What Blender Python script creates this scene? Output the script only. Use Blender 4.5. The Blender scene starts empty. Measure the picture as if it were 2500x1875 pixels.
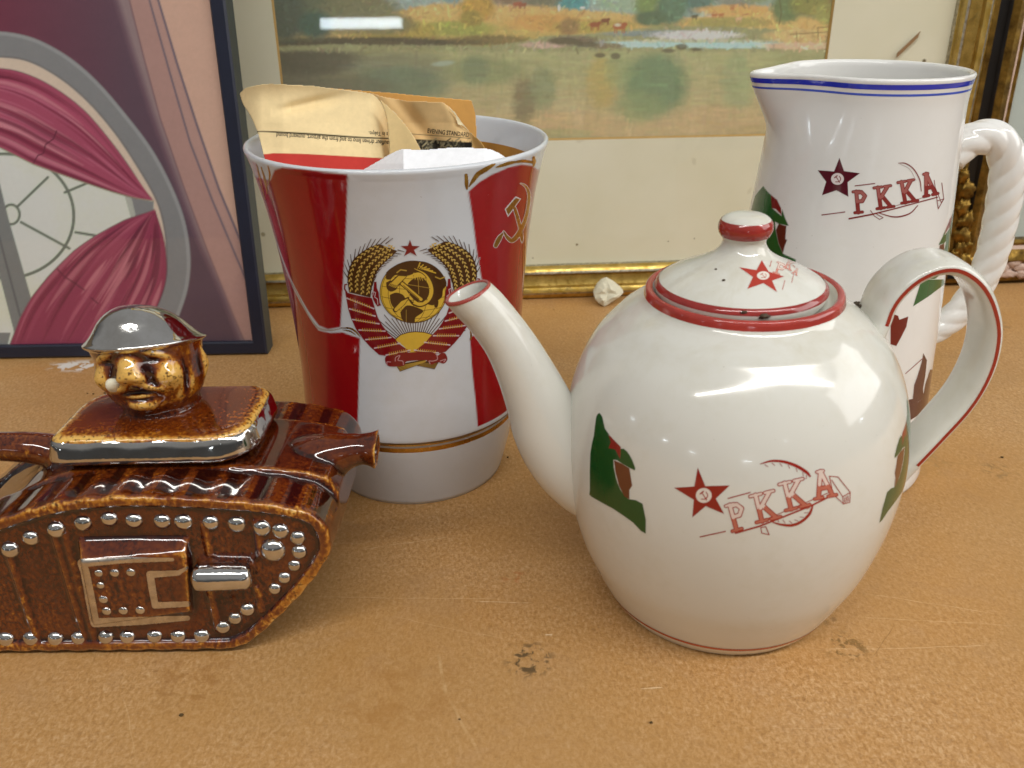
import bpy, bmesh, math, random
import numpy as np
from mathutils import Vector, Matrix
from mathutils.bvhtree import BVHTree

# ------------------------------------------------------------------ scene, camera, light
random.seed(7); rng = np.random.default_rng(7)
scene = bpy.context.scene
COL = scene.collection
F = 2078.0                                   # focal length in pixels of a 2500 px wide picture
PITCH, ROLL, CAM_H = math.radians(26.13), math.radians(-0.5), 0.27
FW = np.array([0, math.cos(PITCH), -math.sin(PITCH)])
_up = np.array([0, math.sin(PITCH), math.cos(PITCH)]); _rt = np.array([1.0, 0, 0])
RT = _rt*math.cos(ROLL) + _up*math.sin(ROLL)
UP = -_rt*math.sin(ROLL) + _up*math.cos(ROLL)
CAM = np.array([0, 0, CAM_H])

cam_data = bpy.data.cameras.new('camera'); cam = bpy.data.objects.new('camera', cam_data); COL.objects.link(cam)
cam_data.sensor_width = 36.0; cam_data.lens = F/2500*36.0
cam_data.clip_start = 0.01; cam_data.clip_end = 50
cam_data.dof.use_dof = True; cam_data.dof.focus_distance = 0.44; cam_data.dof.aperture_fstop = 16.0
m = Matrix(((RT[0], UP[0], -FW[0], CAM[0]), (RT[1], UP[1], -FW[1], CAM[1]), (RT[2], UP[2], -FW[2], CAM[2]), (0, 0, 0, 1)))
cam.matrix_world = m
scene.camera = cam

world = bpy.data.worlds.new('World'); scene.world = world; world.use_nodes = True
bg = world.node_tree.nodes['Background']
bg.inputs['Strength'].default_value = 0.285
_t = world.node_tree; _tc = _t.nodes.new('ShaderNodeTexCoord'); _sx = _t.nodes.new('ShaderNodeSeparateXYZ'); _rp = _t.nodes.new('ShaderNodeValToRGB')
_t.links.new(_tc.outputs['Generated'], _sx.inputs[0]); _mr = _t.nodes.new('ShaderNodeMapRange'); _mr.inputs['From Min'].default_value = -1.0
_t.links.new(_sx.outputs['Z'], _mr.inputs['Value']); _t.links.new(_mr.outputs[0], _rp.inputs[0]); _t.links.new(_rp.outputs[0], bg.inputs['Color'])
_e = _rp.color_ramp.elements                  # a hall: darker walls, pale ceiling
_e[0].position = 0.40; _e[0].color = (0.20, 0.18, 0.16, 1); _e[1].position = 1.0; _e[1].color = (1.0, 0.99, 0.97, 1)
_k = _e.new(0.53); _k.color = (0.24, 0.24, 0.24, 1); _k = _e.new(0.66); _k.color = (0.88, 0.87, 0.85, 1)

def area_light(name, loc, target, sx, sy, power, color):
    d = bpy.data.lights.new(name, 'AREA'); d.shape = 'RECTANGLE'; d.size = sx; d.size_y = sy
    d.energy = power; d.color = color
    o = bpy.data.objects.new(name, d); COL.objects.link(o); o.location = loc
    o.rotation_euler = (Vector(target) - Vector(loc)).to_track_quat('-Z', 'Y').to_euler()
    return o
LIGHTS_HERE = 1
scene.view_settings.view_transform = 'Standard'; scene.view_settings.look = 'None'
scene.view_settings.exposure = 0.06; scene.view_settings.gamma = 1.0
scene.render.engine = 'CYCLES'
scene.cycles.max_bounces = 6; scene.cycles.diffuse_bounces = 3; scene.cycles.glossy_bounces = 4; scene.cycles.transparent_max_bounces = 12
scene.cycles.sample_clamp_indirect = 6.0

# ------------------------------------------------------------------ measuring helpers
def ray(x, y):
    x = np.asarray(x, float); y = np.asarray(y, float)
    return ((x-1250)/F)[..., None]*RT - ((y-937.5)/F)[..., None]*UP + FW
def at_y(x, y, Y):                            # point of the sight line through a pixel at depth Y
    d = ray(x, y); return CAM + d*(np.asarray(Y)/d[..., 1])[..., None]
def on_table(x, y, z=0.0):
    d = ray(x, y); return CAM + d*((z-CAM_H)/d[..., 2])[..., None]
def lin(c):
    if isinstance(c, str):
        c = [int(c[i:i+2], 16)/255 for i in (1, 3, 5)]
    c = np.asarray(c, float)
    return np.where(c <= 0.04045, c/12.92, ((c+0.055)/1.055)**2.4)
def smooth_line(pts, n=12):
    P = np.asarray(pts, float); Q = np.vstack([2*P[0]-P[1], P, 2*P[-1]-P[-2]]); out = []
    for i in range(1, len(Q)-2):
        a, b, c, d = Q[i-1], Q[i], Q[i+1], Q[i+2]
        for t in np.arange(n)/n:
            out.append(0.5*(2*b+(c-a)*t+(2*a-5*b+4*c-d)*t*t+(3*b-a-3*c+d)*t**3))
    out.append(P[-1]); return np.array(out)
def interp_line(P, n):
    P = np.asarray(P, float); t = np.r_[0, np.cumsum(np.linalg.norm(np.diff(P, axis=0), axis=1))]
    s = np.linspace(0, t[-1], n); return np.stack([np.interp(s, t, P[:, k]) for k in range(P.shape[1])], 1)
def vnoise(X, Y, seed=0):                     # smooth value noise on arrays
    r = np.random.default_rng(seed); T = r.random((64, 64))
    xi = np.floor(X).astype(int); yi = np.floor(Y).astype(int); fx = X-xi; fy = Y-yi
    fx = fx*fx*(3-2*fx); fy = fy*fy*(3-2*fy)
    g = lambda a, b: T[a % 64, b % 64]
    return (g(xi, yi)*(1-fx)+g(xi+1, yi)*fx)*(1-fy)+(g(xi, yi+1)*(1-fx)+g(xi+1, yi+1)*fx)*fy
def fbm(X, Y, seed=0, oct=4):
    s = 0; a = 0.5
    for k in range(oct):
        s = s+a*vnoise(X*2**k, Y*2**k, seed+k); a *= 0.5
    return s

# ------------------------------------------------------------------ objects
def thing(name, label, cat, loc, group=None):
    o = bpy.data.objects.new(name, None); COL.objects.link(o); o.location = loc
    o.empty_display_size = 0.02
    o['label'] = label; o['category'] = cat
    if group: o['group'] = group
    return o
def attach(o, parent):
    if parent is not None:
        o.parent = parent
        if parent.type == 'EMPTY':
            o.matrix_parent_inverse = Matrix.Translation(-parent.location)
        else:
            o.matrix_parent_inverse = Matrix.Translation(-parent.location)
def mesh_obj(name, verts, faces, mat, parent=None, smooth=True, label=None):
    me = bpy.data.meshes.new(name)
    me.from_pydata(np.asarray(verts, float).tolist(), [], [list(map(int, f)) for f in faces]); me.update()
    if smooth: me.polygons.foreach_set('use_smooth', np.ones(len(me.polygons), bool))
    if mat: me.materials.append(mat)
    o = bpy.data.objects.new(name, me); COL.objects.link(o); attach(o, parent)
    if label: o['label'] = label
    return o
def tag(o, label=None, cat=None, kind=None, group=None):
    if label: o['label'] = label
    if cat: o['category'] = cat
    if kind: o['kind'] = kind
    if group: o['group'] = group
    return o
def set_color(o, rgb, name='Col'):
    a = o.data.color_attributes.new(name, 'FLOAT_COLOR', 'POINT')
    c = np.ones((len(rgb), 4), np.float32); c[:, :3] = rgb
    a.data.foreach_set('color', c.ravel())
def set_float(o, v, name):
    a = o.data.attributes.new(name, 'FLOAT', 'POINT'); a.data.foreach_set('value', np.asarray(v, np.float32))
def sharp_by_angle(o, deg=40):
    me = o.data
    bm = bmesh.new(); bm.from_mesh(me)
    for e in bm.edges:
        if len(e.link_faces) == 2 and e.calc_face_angle(0) > math.radians(deg): e.smooth = False
    bm.to_mesh(me); bm.free()
def bevel(o, w, seg=2, ang=35):
    b = o.modifiers.new('bevel', 'BEVEL'); b.width = w; b.segments = seg; b.limit_method = 'ANGLE'; b.angle_limit = math.radians(ang)
def grid_faces(nr, nc, wrap=False):
    r = np.arange(nr-1)[:, None]; c = np.arange(nc if wrap else nc-1)[None, :]
    a = r*nc+c; b = r*nc+(c+1) % nc; d = a+nc; e = b+nc
    return np.stack([a, b, e, d], -1).reshape(-1, 4)
class Axis:                                   # a turned form standing on the table, perhaps leaning a little
    def __init__(s, X, Y, lx=0.0, ly=0.0):
        n = np.array([lx, ly, 1.0]); n /= np.linalg.norm(n); s.n = n; s.o = np.array([X, Y, 0.0])
        a = np.cross([0, 1, 0], n); s.a = a/np.linalg.norm(a); s.b = np.cross(n, s.a)
    def pt(s, r, z, th):
        r = np.asarray(r, float); z = np.asarray(z, float); th = np.asarray(th, float)
        return s.o+z[..., None]*s.n+(r*np.cos(th))[..., None]*s.a+(r*np.sin(th))[..., None]*s.b
    def coords(s, P):
        q = np.asarray(P)-s.o; z = q@s.n; x = q@s.a; y = q@s.b
        return np.hypot(x, y), z, np.arctan2(y, x)
def turned(name, axis, prof, mat, parent=None, n=160, deform=None, cap=True, z0=0.0):
    P = np.asarray(prof, float); th = np.linspace(0, 2*math.pi, n+1)[:-1]
    R = np.repeat(P[:, :1], n, 1); Z = np.repeat(P[:, 1:2], n, 1); T = np.repeat(th[None], len(P), 0)
    if deform: R, Z, T = deform(R, Z, T)
    V = axis.pt(R, Z+z0, T).reshape(-1, 3); f = grid_faces(len(P), n, True).tolist()
    if cap:
        f.append(list(range(n))[::-1]); f.append([(len(P)-1)*n+k for k in range(n)])
    return mesh_obj(name, V, f, mat, parent)
class Surface:                                # ray target with interpolated normals
    def __init__(s, objs):
        V = []; T = []; N = []; off = 0
        for o in objs:
            me = o.data; me.calc_loop_triangles(); nv = len(me.vertices)
            v = np.zeros(nv*3); me.vertices.foreach_get('co', v); V.append(v.reshape(-1, 3))
            nn = np.zeros(nv*3); me.vertices.foreach_get('normal', nn); N.append(nn.reshape(-1, 3))
            t = np.zeros(len(me.loop_triangles)*3, int); me.loop_triangles.foreach_get('vertices', t); T.append(t.reshape(-1, 3)+off); off += nv
        s.V = np.vstack(V); s.N = np.vstack(N); s.T = np.vstack(T)
        s.bvh = BVHTree.FromPolygons(s.V.tolist(), s.T.tolist())
    def cast(s, O, D):
        hit = s.bvh.ray_cast(Vector(O), Vector(D))
        return hit
    def px(s, X, Y):                          # sight lines through pixels -> points, normals
        X = np.ravel(X); Y = np.ravel(Y); D = ray(X, Y); P = np.full((len(X), 3), np.nan); N = np.zeros((len(X), 3)); c = Vector(CAM)
        for i in range(len(X)):
            h = s.bvh.ray_cast(c, Vector(D[i]))
            if h[0] is None: continue
            P[i] = h[0]; t = s.T[h[2]]; a, b, d = s.V[t]; v0 = b-a; v1 = d-a; v2 = P[i]-a
            d00 = v0@v0; d01 = v0@v1; d11 = v1@v1; d20 = v2@v0; d21 = v2@v1; den = d00*d11-d01*d01+1e-30
            w1 = (d11*d20-d01*d21)/den; w2 = (d00*d21-d01*d20)/den
            nn = s.N[t[0]]*(1-w1-w2)+s.N[t[1]]*w1+s.N[t[2]]*w2; N[i] = nn/np.linalg.norm(nn)
        return P, N
# ------------------------------------------------------------------ painted decoration: a small painter on a grid
class Canvas:
    def __init__(s, x0, y0, x1, y1, st, bg=None):
        s.x = np.arange(x0, x1+st*0.5, st); s.y = np.arange(y0, y1+st*0.5, st); s.st = st
        s.X, s.Y = np.meshgrid(s.x, s.y); s.rgb = np.ones(s.X.shape+(3,))*0.5; s.a = np.zeros(s.X.shape)
        if bg is not None: s.rgb[:] = lin(bg); s.a[:] = 1
    def _win(s, lo, hi, pad):
        i0 = max(0, np.searchsorted(s.x, lo[0]-pad)); i1 = min(len(s.x), np.searchsorted(s.x, hi[0]+pad)+1)
        j0 = max(0, np.searchsorted(s.y, lo[1]-pad)); j1 = min(len(s.y), np.searchsorted(s.y, hi[1]+pad)+1)
        return (slice(j0, j1), slice(i0, i1)) if i1 > i0 and j1 > j0 else None
    def put(s, w, cov, col):
        a = s.a[w]; na = a+cov*(1-a); col = lin(col) if isinstance(col, (str, list, tuple)) else col
        k = (cov/np.maximum(na, 1e-6))[..., None]; s.rgb[w] = s.rgb[w]*(1-k)+col*k; s.a[w] = na
    def poly(s, pts, col, alpha=1.0, soft=None, smooth=0):
        P = np.asarray(pts, float)
        if smooth: P = smooth_line(np.vstack([P, P[:1]]), smooth)[:-1]
        aa = soft or s.st*0.9; w = s._win(P.min(0), P.max(0), aa*2)
        if w is None: return
        x = s.X[w]; y = s.Y[w]; d2 = np.full(x.shape, 1e18); ins = np.zeros(x.shape, bool); Q = np.roll(P, -1, 0)
        for (ax, ay), (bx, by) in zip(P, Q):
            ex, ey = bx-ax, by-ay; t = np.clip(((x-ax)*ex+(y-ay)*ey)/(ex*ex+ey*ey+1e-12), 0, 1)
            d2 = np.minimum(d2, (x-ax-t*ex)**2+(y-ay-t*ey)**2)
            if ay != by: ins ^= ((ay > y) != (by > y)) & (x < (bx-ax)*(y-ay)/(by-ay)+ax)
        d = np.sqrt(d2)*np.where(ins, -1, 1); s.put(w, np.clip(0.5-d/aa, 0, 1)*alpha, col)
    def stroke(s, pts, wd, col, alpha=1.0, soft=None, smooth=0):
        P = np.asarray(pts, float); W = np.asarray(wd, float)*np.ones(len(P))
        if smooth and len(P) > 2:
            q = smooth_line(np.column_stack([P, W]), smooth); P = q[:, :2]; W = np.maximum(q[:, 2], 0)
        aa = soft or s.st*0.9; w = s._win(P.min(0), P.max(0), W.max()+aa*2)
        if w is None: return
        x = s.X[w]; y = s.Y[w]; d = np.full(x.shape, 1e9)
        for i in range(len(P)-1):
            ax, ay = P[i]; ex, ey = P[i+1]-P[i]; t = np.clip(((x-ax)*ex+(y-ay)*ey)/(ex*ex+ey*ey+1e-12), 0, 1)
            d = np.minimum(d, np.hypot(x-ax-t*ex, y-ay-t*ey)-(W[i]+(W[i+1]-W[i])*t)/2)
        s.put(w, np.clip(0.5-d/aa, 0, 1)*alpha, col)
    def ell(s, cx, cy, rx, ry, col, rot=0.0, alpha=1.0, soft=None):
        aa = soft or s.st*0.9; m_ = max(rx, ry); w = s._win((cx-m_, cy-m_), (cx+m_, cy+m_), aa*2)
        if w is None: return
        x = s.X[w]-cx; y = s.Y[w]-cy; c, n = math.cos(rot), math.sin(rot); u = (x*c+y*n)/rx; v = (-x*n+y*c)/ry
        r = np.hypot(u, v); d = (r-1)*min(rx, ry); s.put(w, np.clip(0.5-d/aa, 0, 1)*alpha, col)
def decal(name, cv, hit, mat, parent, lift=6e-5, keep=0.5, label=None, everything=False, under=None):
    """mesh of the painted cells of a canvas, laid on a surface; hit(X, Y) -> points, normals"""
    nr, nc = cv.X.shape; f = grid_faces(nr, nc)
    a = cv.a.ravel()
    if under is not None:                      # thin paint: edges fade into the glaze below
        cv.rgb[:] = cv.rgb*cv.a[..., None]+lin(under)*(1-cv.a[..., None]); keep = 0.03
    if not everything: f = f[a[f].mean(1) > keep]
    used = np.unique(f); P, N = hit(cv.X.ravel()[used], cv.Y.ravel()[used])
    ok = ~np.isnan(P[:, 0]); remap = np.full(nr*nc, -1); remap[used[ok]] = np.arange(ok.sum())
    f = remap[f]; f = f[(f >= 0).all(1)]; P = P[ok]; N = N[ok]
    if len(f):                                 # drop cells torn across a silhouette
        e = np.linalg.norm(P[f]-P[np.roll(f, 1, 1)], axis=2).max(1); f = f[e < 12*np.median(e)]
    nrm = np.cross(P[f[:, 1]]-P[f[:, 0]], P[f[:, 2]]-P[f[:, 0]]); flip = (nrm*N[f[:, 0]]).sum(1) < 0
    f[flip] = f[flip][:, ::-1]
    o = mesh_obj(name, P+N*lift, f, mat, parent, True, label)
    set_color(o, cv.rgb.reshape(-1, 3)[used[ok]])
    o.data.normals_split_custom_set_from_vertices(N.tolist())
    return o
# ------------------------------------------------------------------ materials
class NT:
    def __init__(s, name):
        s.m = bpy.data.materials.new(name); s.m.use_nodes = True; s.t = s.m.node_tree; s.n = s.t.nodes; s.b = s.n['Principled BSDF']
    def new(s, typ, **kw):
        n = s.n.new(typ)
        for k, v in kw.items():
            if k.startswith('_'): setattr(n, k[1:], v)
            else: n.inputs[k.replace('__', ' ')].default_value = v
        return n
    def l(s, a, b): s.t.links.new(a, b)
    def set(s, **kw):
        for k, v in kw.items(): s.b.inputs[k.replace('__', ' ')].default_value = v
        return s
    def noise(s, scale, detail=4, rough=0.5, vec=None, dist=0.0):
        n = s.new('ShaderNodeTexNoise', Scale=scale, Detail=detail, Roughness=rough, Distortion=dist)
        if vec is not None: s.l(vec, n.inputs['Vector'])
        return n.outputs['Fac']
    def pos(s): return s.new('ShaderNodeNewGeometry').outputs['Position']
    def ramp(s, fac, stops):
        r = s.new('ShaderNodeValToRGB'); e = r.color_ramp.elements
        while len(e) < len(stops): e.new(0.5)
        for k, (p, c) in enumerate(stops):
            e[k].position = p; e[k].color = (*([c]*3 if isinstance(c, (int, float)) else list(c)), 1)
        s.l(fac, r.inputs['Fac']); return r.outputs['Color']
    def mix(s, fac, a, b, mode='MIX'):
        n = s.new('ShaderNodeMix', _data_type='RGBA', _blend_type=mode)
        for sock, v in ((n.inputs[0], fac), (n.inputs[6], a), (n.inputs[7], b)):
            if hasattr(v, 'is_linked'): s.l(v, sock)
            elif isinstance(v, (int, float)): sock.default_value = v
            else: sock.default_value = (*v, 1)
        return n.outputs[2]
    def math(s, op, a, b=0.0, clamp=False):
        n = s.new('ShaderNodeMath', _operation=op, _use_clamp=clamp)
        for sock, v in ((n.inputs[0], a), (n.inputs[1], b)):
            if hasattr(v, 'is_linked'): s.l(v, sock)
            else: sock.default_value = v
        return n.outputs[0]
    def bump(s, h, strength, dist=0.001):
        b = s.new('ShaderNodeBump', Strength=strength, Distance=dist); s.l(h, b.inputs['Height']); s.l(b.outputs['Normal'], s.b.inputs['Normal'])
    def mapping(s, vec, scale=(1, 1, 1), rot=(0, 0, 0), loc=(0, 0, 0)):
        n = s.new('ShaderNodeMapping'); n.inputs['Scale'].default_value = scale; n.inputs['Rotation'].default_value = rot; n.inputs['Location'].default_value = loc
        s.l(vec, n.inputs['Vector']); return n.outputs['Vector']
    def attr(s, name, out='Color'): return s.new('ShaderNodeAttribute', _attribute_name=name).outputs[out]
    def base(s, c): s.l(c, s.b.inputs['Base Color'])
def L3(c): return tuple(float(v) for v in lin(c))

def porcelain(name, col, grime, amount, rough=0.1, shoulder=False):
    t = NT(name); p = t.pos()
    g = t.math('MULTIPLY', t.noise(22, 6, 0.6, p, 0.4), t.noise(160, 4, 0.6, p)); g = t.ramp(g, [(0.24, 0.0), (0.42, 1.0)])
    c = t.mix(t.math('MULTIPLY', g, amount), L3(col), L3(grime))
    if shoulder:                               # old tea grime round lid and handle roots
        sz = t.new('ShaderNodeSeparateXYZ'); t.l(p, sz.inputs[0]); zr = t.ramp(sz.outputs['Z'], [(0.118, 0.0), (0.146, 1.0)])
        c = t.mix(t.math('MULTIPLY', t.math('MULTIPLY', zr, t.ramp(t.noise(55, 6, 0.65, p, 0.5), [(0.45, 0.0), (0.7, 1.0)])), 0.28), c, L3('#aea37c'))
    sp = t.ramp(t.noise(900, 2, 0.5, p), [(0.76, 0.0), (0.79, 1.0)])
    c = t.mix(t.math('MULTIPLY', sp, 0.35), c, L3('#6b5b45'))
    t.base(c); t.set(Roughness=rough, IOR=1.5, Coat__Weight=0.3, Coat__Roughness=0.03)
    t.l(t.ramp(t.noise(40, 4, 0.6, p), [(0.3, rough*0.7), (0.75, rough*2.2)]), t.b.inputs['Roughness'])
    t.bump(t.noise(55, 2, 0.4, p), 0.03, 0.002); return t.m
def painted(name, rough=0.12, coat=0.3, uneven=0.12):
    t = NT(name); p = t.pos(); c = t.attr('Col')
    c = t.mix(uneven, c, t.ramp(t.noise(350, 4, 0.6, p), [(0.3, 0.25), (0.7, 1.0)]), 'MULTIPLY'); t.base(c)
    t.set(Roughness=rough, Coat__Weight=coat, Coat__Roughness=0.04); return t.m
def metal(name, col, rough, bump=0.0, scale=60, uneven=None):
    t = NT(name); p = t.pos(); t.set(Metallic=1.0, Roughness=rough)
    c = t.mix(t.ramp(t.noise(scale, 5, 0.6, p), [(0.35, 0.0), (0.7, 1.0)]), L3(col), L3(uneven or col)); t.base(c)
    t.l(t.ramp(t.noise(scale*2, 4, 0.6, p), [(0.3, rough*0.7), (0.75, rough*1.7)]), t.b.inputs['Roughness'])
    if bump: t.bump(t.noise(scale*1.5, 3, 0.5, p), bump, 0.001)
    return t.m
def plain(name, col, rough, var=0.15, scale=80, bump=0.0, spec=0.5):
    t = NT(name); p = t.pos(); c = np.array(L3(col))
    t.base(t.mix(t.noise(scale, 5, 0.6, p), tuple(c*(1-var)), tuple(np.minimum(c*(1+var), 1)))); t.set(Roughness=rough, Specular__IOR__Level=spec)
    if bump: t.bump(t.noise(scale*3, 4, 0.6, p), bump, 0.0006)
    return t.m
def glass_pane(name):
    t = NT(name); t.n.remove(t.b)
    tr = t.new('ShaderNodeBsdfTransparent'); tr.inputs['Color'].default_value = (0.96, 0.97, 0.96, 1)
    gl = t.new('ShaderNodeBsdfGlossy', Roughness=0.02); fr = t.new('ShaderNodeLayerWeight', Blend=0.5); mx = t.new('ShaderNodeMixShader')
    t.l(t.math('ADD', t.math('MULTIPLY', t.math('POWER', fr.outputs['Facing'], 5.0), 0.9), 0.022), mx.inputs[0]); t.l(tr.outputs[0], mx.inputs[1]); t.l(gl.outputs[0], mx.inputs[2])
    t.l(mx.outputs[0], t.n['Material Output'].inputs['Surface']); return t.m

M_POT = porcelain('teapot_glaze', '#d8d7ce', '#b9b08c', 0.12, 0.1, True)
M_JUG = porcelain('jug_glaze', '#e4e3df', '#c5beaa', 0.08, 0.1)
M_VASE = porcelain('vase_glaze', '#d0d4d9', '#b9b6a8', 0.12, 0.12)
M_PAINT = painted('overglaze_paint', 0.12)
M_PRINT = painted('matt_print', 0.7, 0.0, 0.05)
M_ART = painted('watercolour_paint', 0.75, 0.0, 0.10)
M_GOLD = metal('gilding', '#d2a552', 0.26, 0.05, 90, '#a87c34')
M_SILVER = metal('silver_lustre', '#dedddb', 0.06, 0.3, 60, '#bdb9b2')
M_GLASS = glass_pane('picture_glass')
# ------------------------------------------------------------------ lamps of the hall: a row of tubes overhead, a window to the right, far windows and lamps
def polar(c, az, el, d):
    a, e = math.radians(az), math.radians(el); return (c[0]+d*math.cos(e)*math.sin(a), c[1]-d*math.cos(e)*math.cos(a), c[2]+d*math.sin(e))
row = area_light('ceiling_tube_row', (0.42, -0.62, 1.75), (0.30, 0.10, 0.0), 3.4, 0.075, 38, (1.0, 0.985, 0.955))
side_window = area_light('side_window', (3.3, 0.0, 1.5), (0.0, 0.4, 0.05), 2.6, 1.8, 44, (1.0, 0.985, 0.96))
for az, el, sx, sy, p in ((-1.2, 0.9, 0.62, 0.075, 3.5), (-56, 3.4, 0.35, 0.06, 2.0), (-37, 2.0, 0.5, 0.05, 2.0), (-82, 4.6, 0.3, 0.08, 1.6), (75, 7, 0.3, 0.10, 1.6), (20, 13, 0.15, 0.10, 0.8)):
    c = (0.1, 0.33, 0.13) if abs(az+1.2) > 0.01 else (-0.10, 0.72, 0.235); q = polar(c, az, el, 6.5); area_light('far_lamp', q, c, sx, sy, p, (0.82, 0.92, 1.0))
# ------------------------------------------------------------------ table top
def table_material():
    t = NT('hardboard'); p = t.pos()
    fib = t.noise(620, 6, 0.7, t.mapping(p, (1, 0.6, 1), (0, 0, 0.5)), 0.5)
    fib2 = t.noise(1300, 5, 0.7, t.mapping(p, (0.35, 1, 1), (0, 0, -0.35)), 1.0)
    blot = t.noise(7, 6, 0.6, p, 0.6); blot2 = t.noise(30, 6, 0.65, p, 0.8)
    c = t.ramp(fib, [(0.30, L3('#8d6436')), (0.5, L3('#b58852')), (0.70, L3('#d3ae80'))])
    c = t.mix(t.math('MULTIPLY', t.ramp(fib2, [(0.5, 0.0), (0.66, 1.0)]), 0.35), c, L3('#d9bc97'))
    c = t.mix(t.math('MULTIPLY', t.ramp(fib2, [(0.3, 1.0), (0.42, 0.0)]), 0.45), c, L3('#83592b'))
    c = t.mix(t.math('MULTIPLY', t.ramp(blot, [(0.35, 0.0), (0.65, 1.0)]), 0.6), c, L3('#b27f3d'))
    c = t.mix(t.math('MULTIPLY', t.ramp(t.noise(3.2, 5, 0.6, t.mapping(p, (1, 1, 1), (0, 0, 0), (3.7, 1.9, 0)), 0.8), [(0.45, 0.0), (0.62, 1.0)]), 0.4), c, L3('#a4804f'))
    c = t.mix(t.math('MULTIPLY', t.ramp(blot2, [(0.52, 0.0), (0.7, 1.0)]), 0.3), c, L3('#a9845c'))
    dust = t.ramp(t.noise(1300, 2, 0.5, p), [(0.73, 0.0), (0.77, 1.0)])
    c = t.mix(t.math('MULTIPLY', dust, 0.5), c, L3('#6a4520'))
    # scratches: thin lines, each with a place of its own (pixel ends, width mm, colour, strength)
    for (xa, ya, xb, yb, wd, col, st) in ((876, 1343, 1107, 1309, 0.5, '#e3c79a', 0.5), (751, 1456, 1243, 1462, 0.35, '#e3c79a', 0.45), (949, 1504, 1248, 1566, 0.4, '#dcbd8e', 0.35), (1068, 1589, 1090, 1702, 1.6, '#d6b584', 0.35), (1090, 1702, 1181, 1849, 1.4, '#d6b584', 0.3),
                                          (2097, 1445, 2442, 1499, 0.4, '#e3c79a', 0.5), (2086, 1507, 2493, 1527, 0.4, '#e3c79a', 0.45), (1973, 1589, 2453, 1575, 0.4, '#e3c79a', 0.5), (2126, 1612, 2182, 1527, 0.5, '#7d5a2a', 0.6), (1561, 1685, 1620, 1679, 0.6, '#ecd5ae', 0.7), (1150, 1467, 1302, 1470, 0.35, '#ecd5ae', 0.6), (1330, 1551, 1350, 1551, 0.5, '#efe0c0', 0.8), (2260, 1125, 2440, 1140, 0.8, '#866639', 0.35), (1900, 1780, 2080, 1776, 0.3, '#e3c79a', 0.4), (300, 1700, 330, 1850, 0.4, '#dcbd8e', 0.35), (700, 1330, 900, 1325, 0.4, '#dcbd8e', 0.4)):
        A, B = on_table(xa, ya), on_table(xb, yb); d = B-A; L_ = float(np.hypot(d[0], d[1])); an = math.atan2(d[1], d[0]); M_ = (A+B)/2
        v = t.new('ShaderNodeVectorMath', _operation='SUBTRACT'); t.l(p, v.inputs[0]); v.inputs[1].default_value = tuple(M_)
        r = t.new('ShaderNodeVectorRotate', _rotation_type='Z_AXIS', Angle=-an); t.l(v.outputs[0], r.inputs['Vector']); s_ = t.new('ShaderNodeSeparateXYZ'); t.l(r.outputs[0], s_.inputs[0])
        wob = t.math('MULTIPLY', t.math('SUBTRACT', t.noise(30, 2, 0.5, p), 0.5), 0.004)
        ly = t.math('DIVIDE', t.math('ABSOLUTE', t.math('ADD', s_.outputs['Y'], wob)), wd*0.0006); lx = t.math('DIVIDE', t.math('ABSOLUTE', s_.outputs['X']), L_/2)
        mk = t.math('MULTIPLY', t.ramp(ly, [(0.4, 1.0), (1.0, 0.0)]), t.ramp(lx, [(0.7, 1.0), (1.0, 0.0)])); mk = t.math('MULTIPLY', mk, t.ramp(t.noise(200, 3, 0.6, p), [(0.35, 0.3), (0.6, 1.0)]))
        c = t.mix(t.math('MULTIPLY', mk, st), c, L3(col))
    # stains with a place of their own: (pixel, radius, colour, strength)
    for (x, y, r, col, st, sc) in ((1292, 1610, 0.0125, '#4a3a22', 0.85, 240), (2065, 1580, 0.012, '#6a4d1c', 0.7, 260), (2020, 1510, 0.006, '#6f5432', 0.5, 300),
                                   (1255, 1410, 0.007, '#b06428', 0.5, 200), (2400, 790, 0.022, '#5d4a35', 0.75, 130), (470, 1660, 0.02, '#8a5a22', 0.4, 120), (960, 1690, 0.035, '#9a6a30', 0.35, 90),
                                   (2440, 1150, 0.012, '#7b6036', 0.5, 200), (2260, 1130, 0.018, '#8e6d41', 0.4, 180)):
        q = on_table(x, y); v = t.new('ShaderNodeVectorMath', _operation='DISTANCE'); t.l(p, v.inputs[0]); v.inputs[1].default_value = tuple(q)
        near = t.ramp(t.math('DIVIDE', v.outputs['Value'], r), [(0.55, 1.0), (1.0, 0.0)])
        spot = t.ramp(t.noise(sc, 4, 0.6, p, 0.6), [(0.5, 0.0), (0.6, 1.0)])
        c = t.mix(t.math('MULTIPLY', t.math('MULTIPLY', near, spot), st), c, L3(col))
    q = on_table(205, 893)                                  # old white paint drips
    v = t.new('ShaderNodeVectorMath', _operation='DISTANCE'); t.l(t.mapping(p, (0.6, 1.6, 1)), v.inputs[0]); v.inputs[1].default_value = (q[0]*0.6, q[1]*1.6, 0)
    near = t.ramp(t.math('DIVIDE', v.outputs['Value'], 0.02), [(0.5, 1.0), (1.0, 0.0)]); spot = t.ramp(t.noise(120, 3, 0.5, p, 0.8), [(0.5, 0.0), (0.53, 1.0)])
    c = t.mix(t.math('MULTIPLY', near, spot), c, L3('#d9d4cb'))
    t.base(c); t.l(t.ramp(blot2, [(0.3, 0.42), (0.7, 0.6)]), t.b.inputs['Roughness']); t.set(Specular__IOR__Level=0.4)
    t.bump(fib, 0.06, 0.0002); return t.m
V = [(x, y, z) for z in (-0.03, 0.0) for (x, y) in ((-1.0, -0.25), (1.0, -0.25), (1.0, 1.0), (-1.0, 1.0))]
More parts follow.
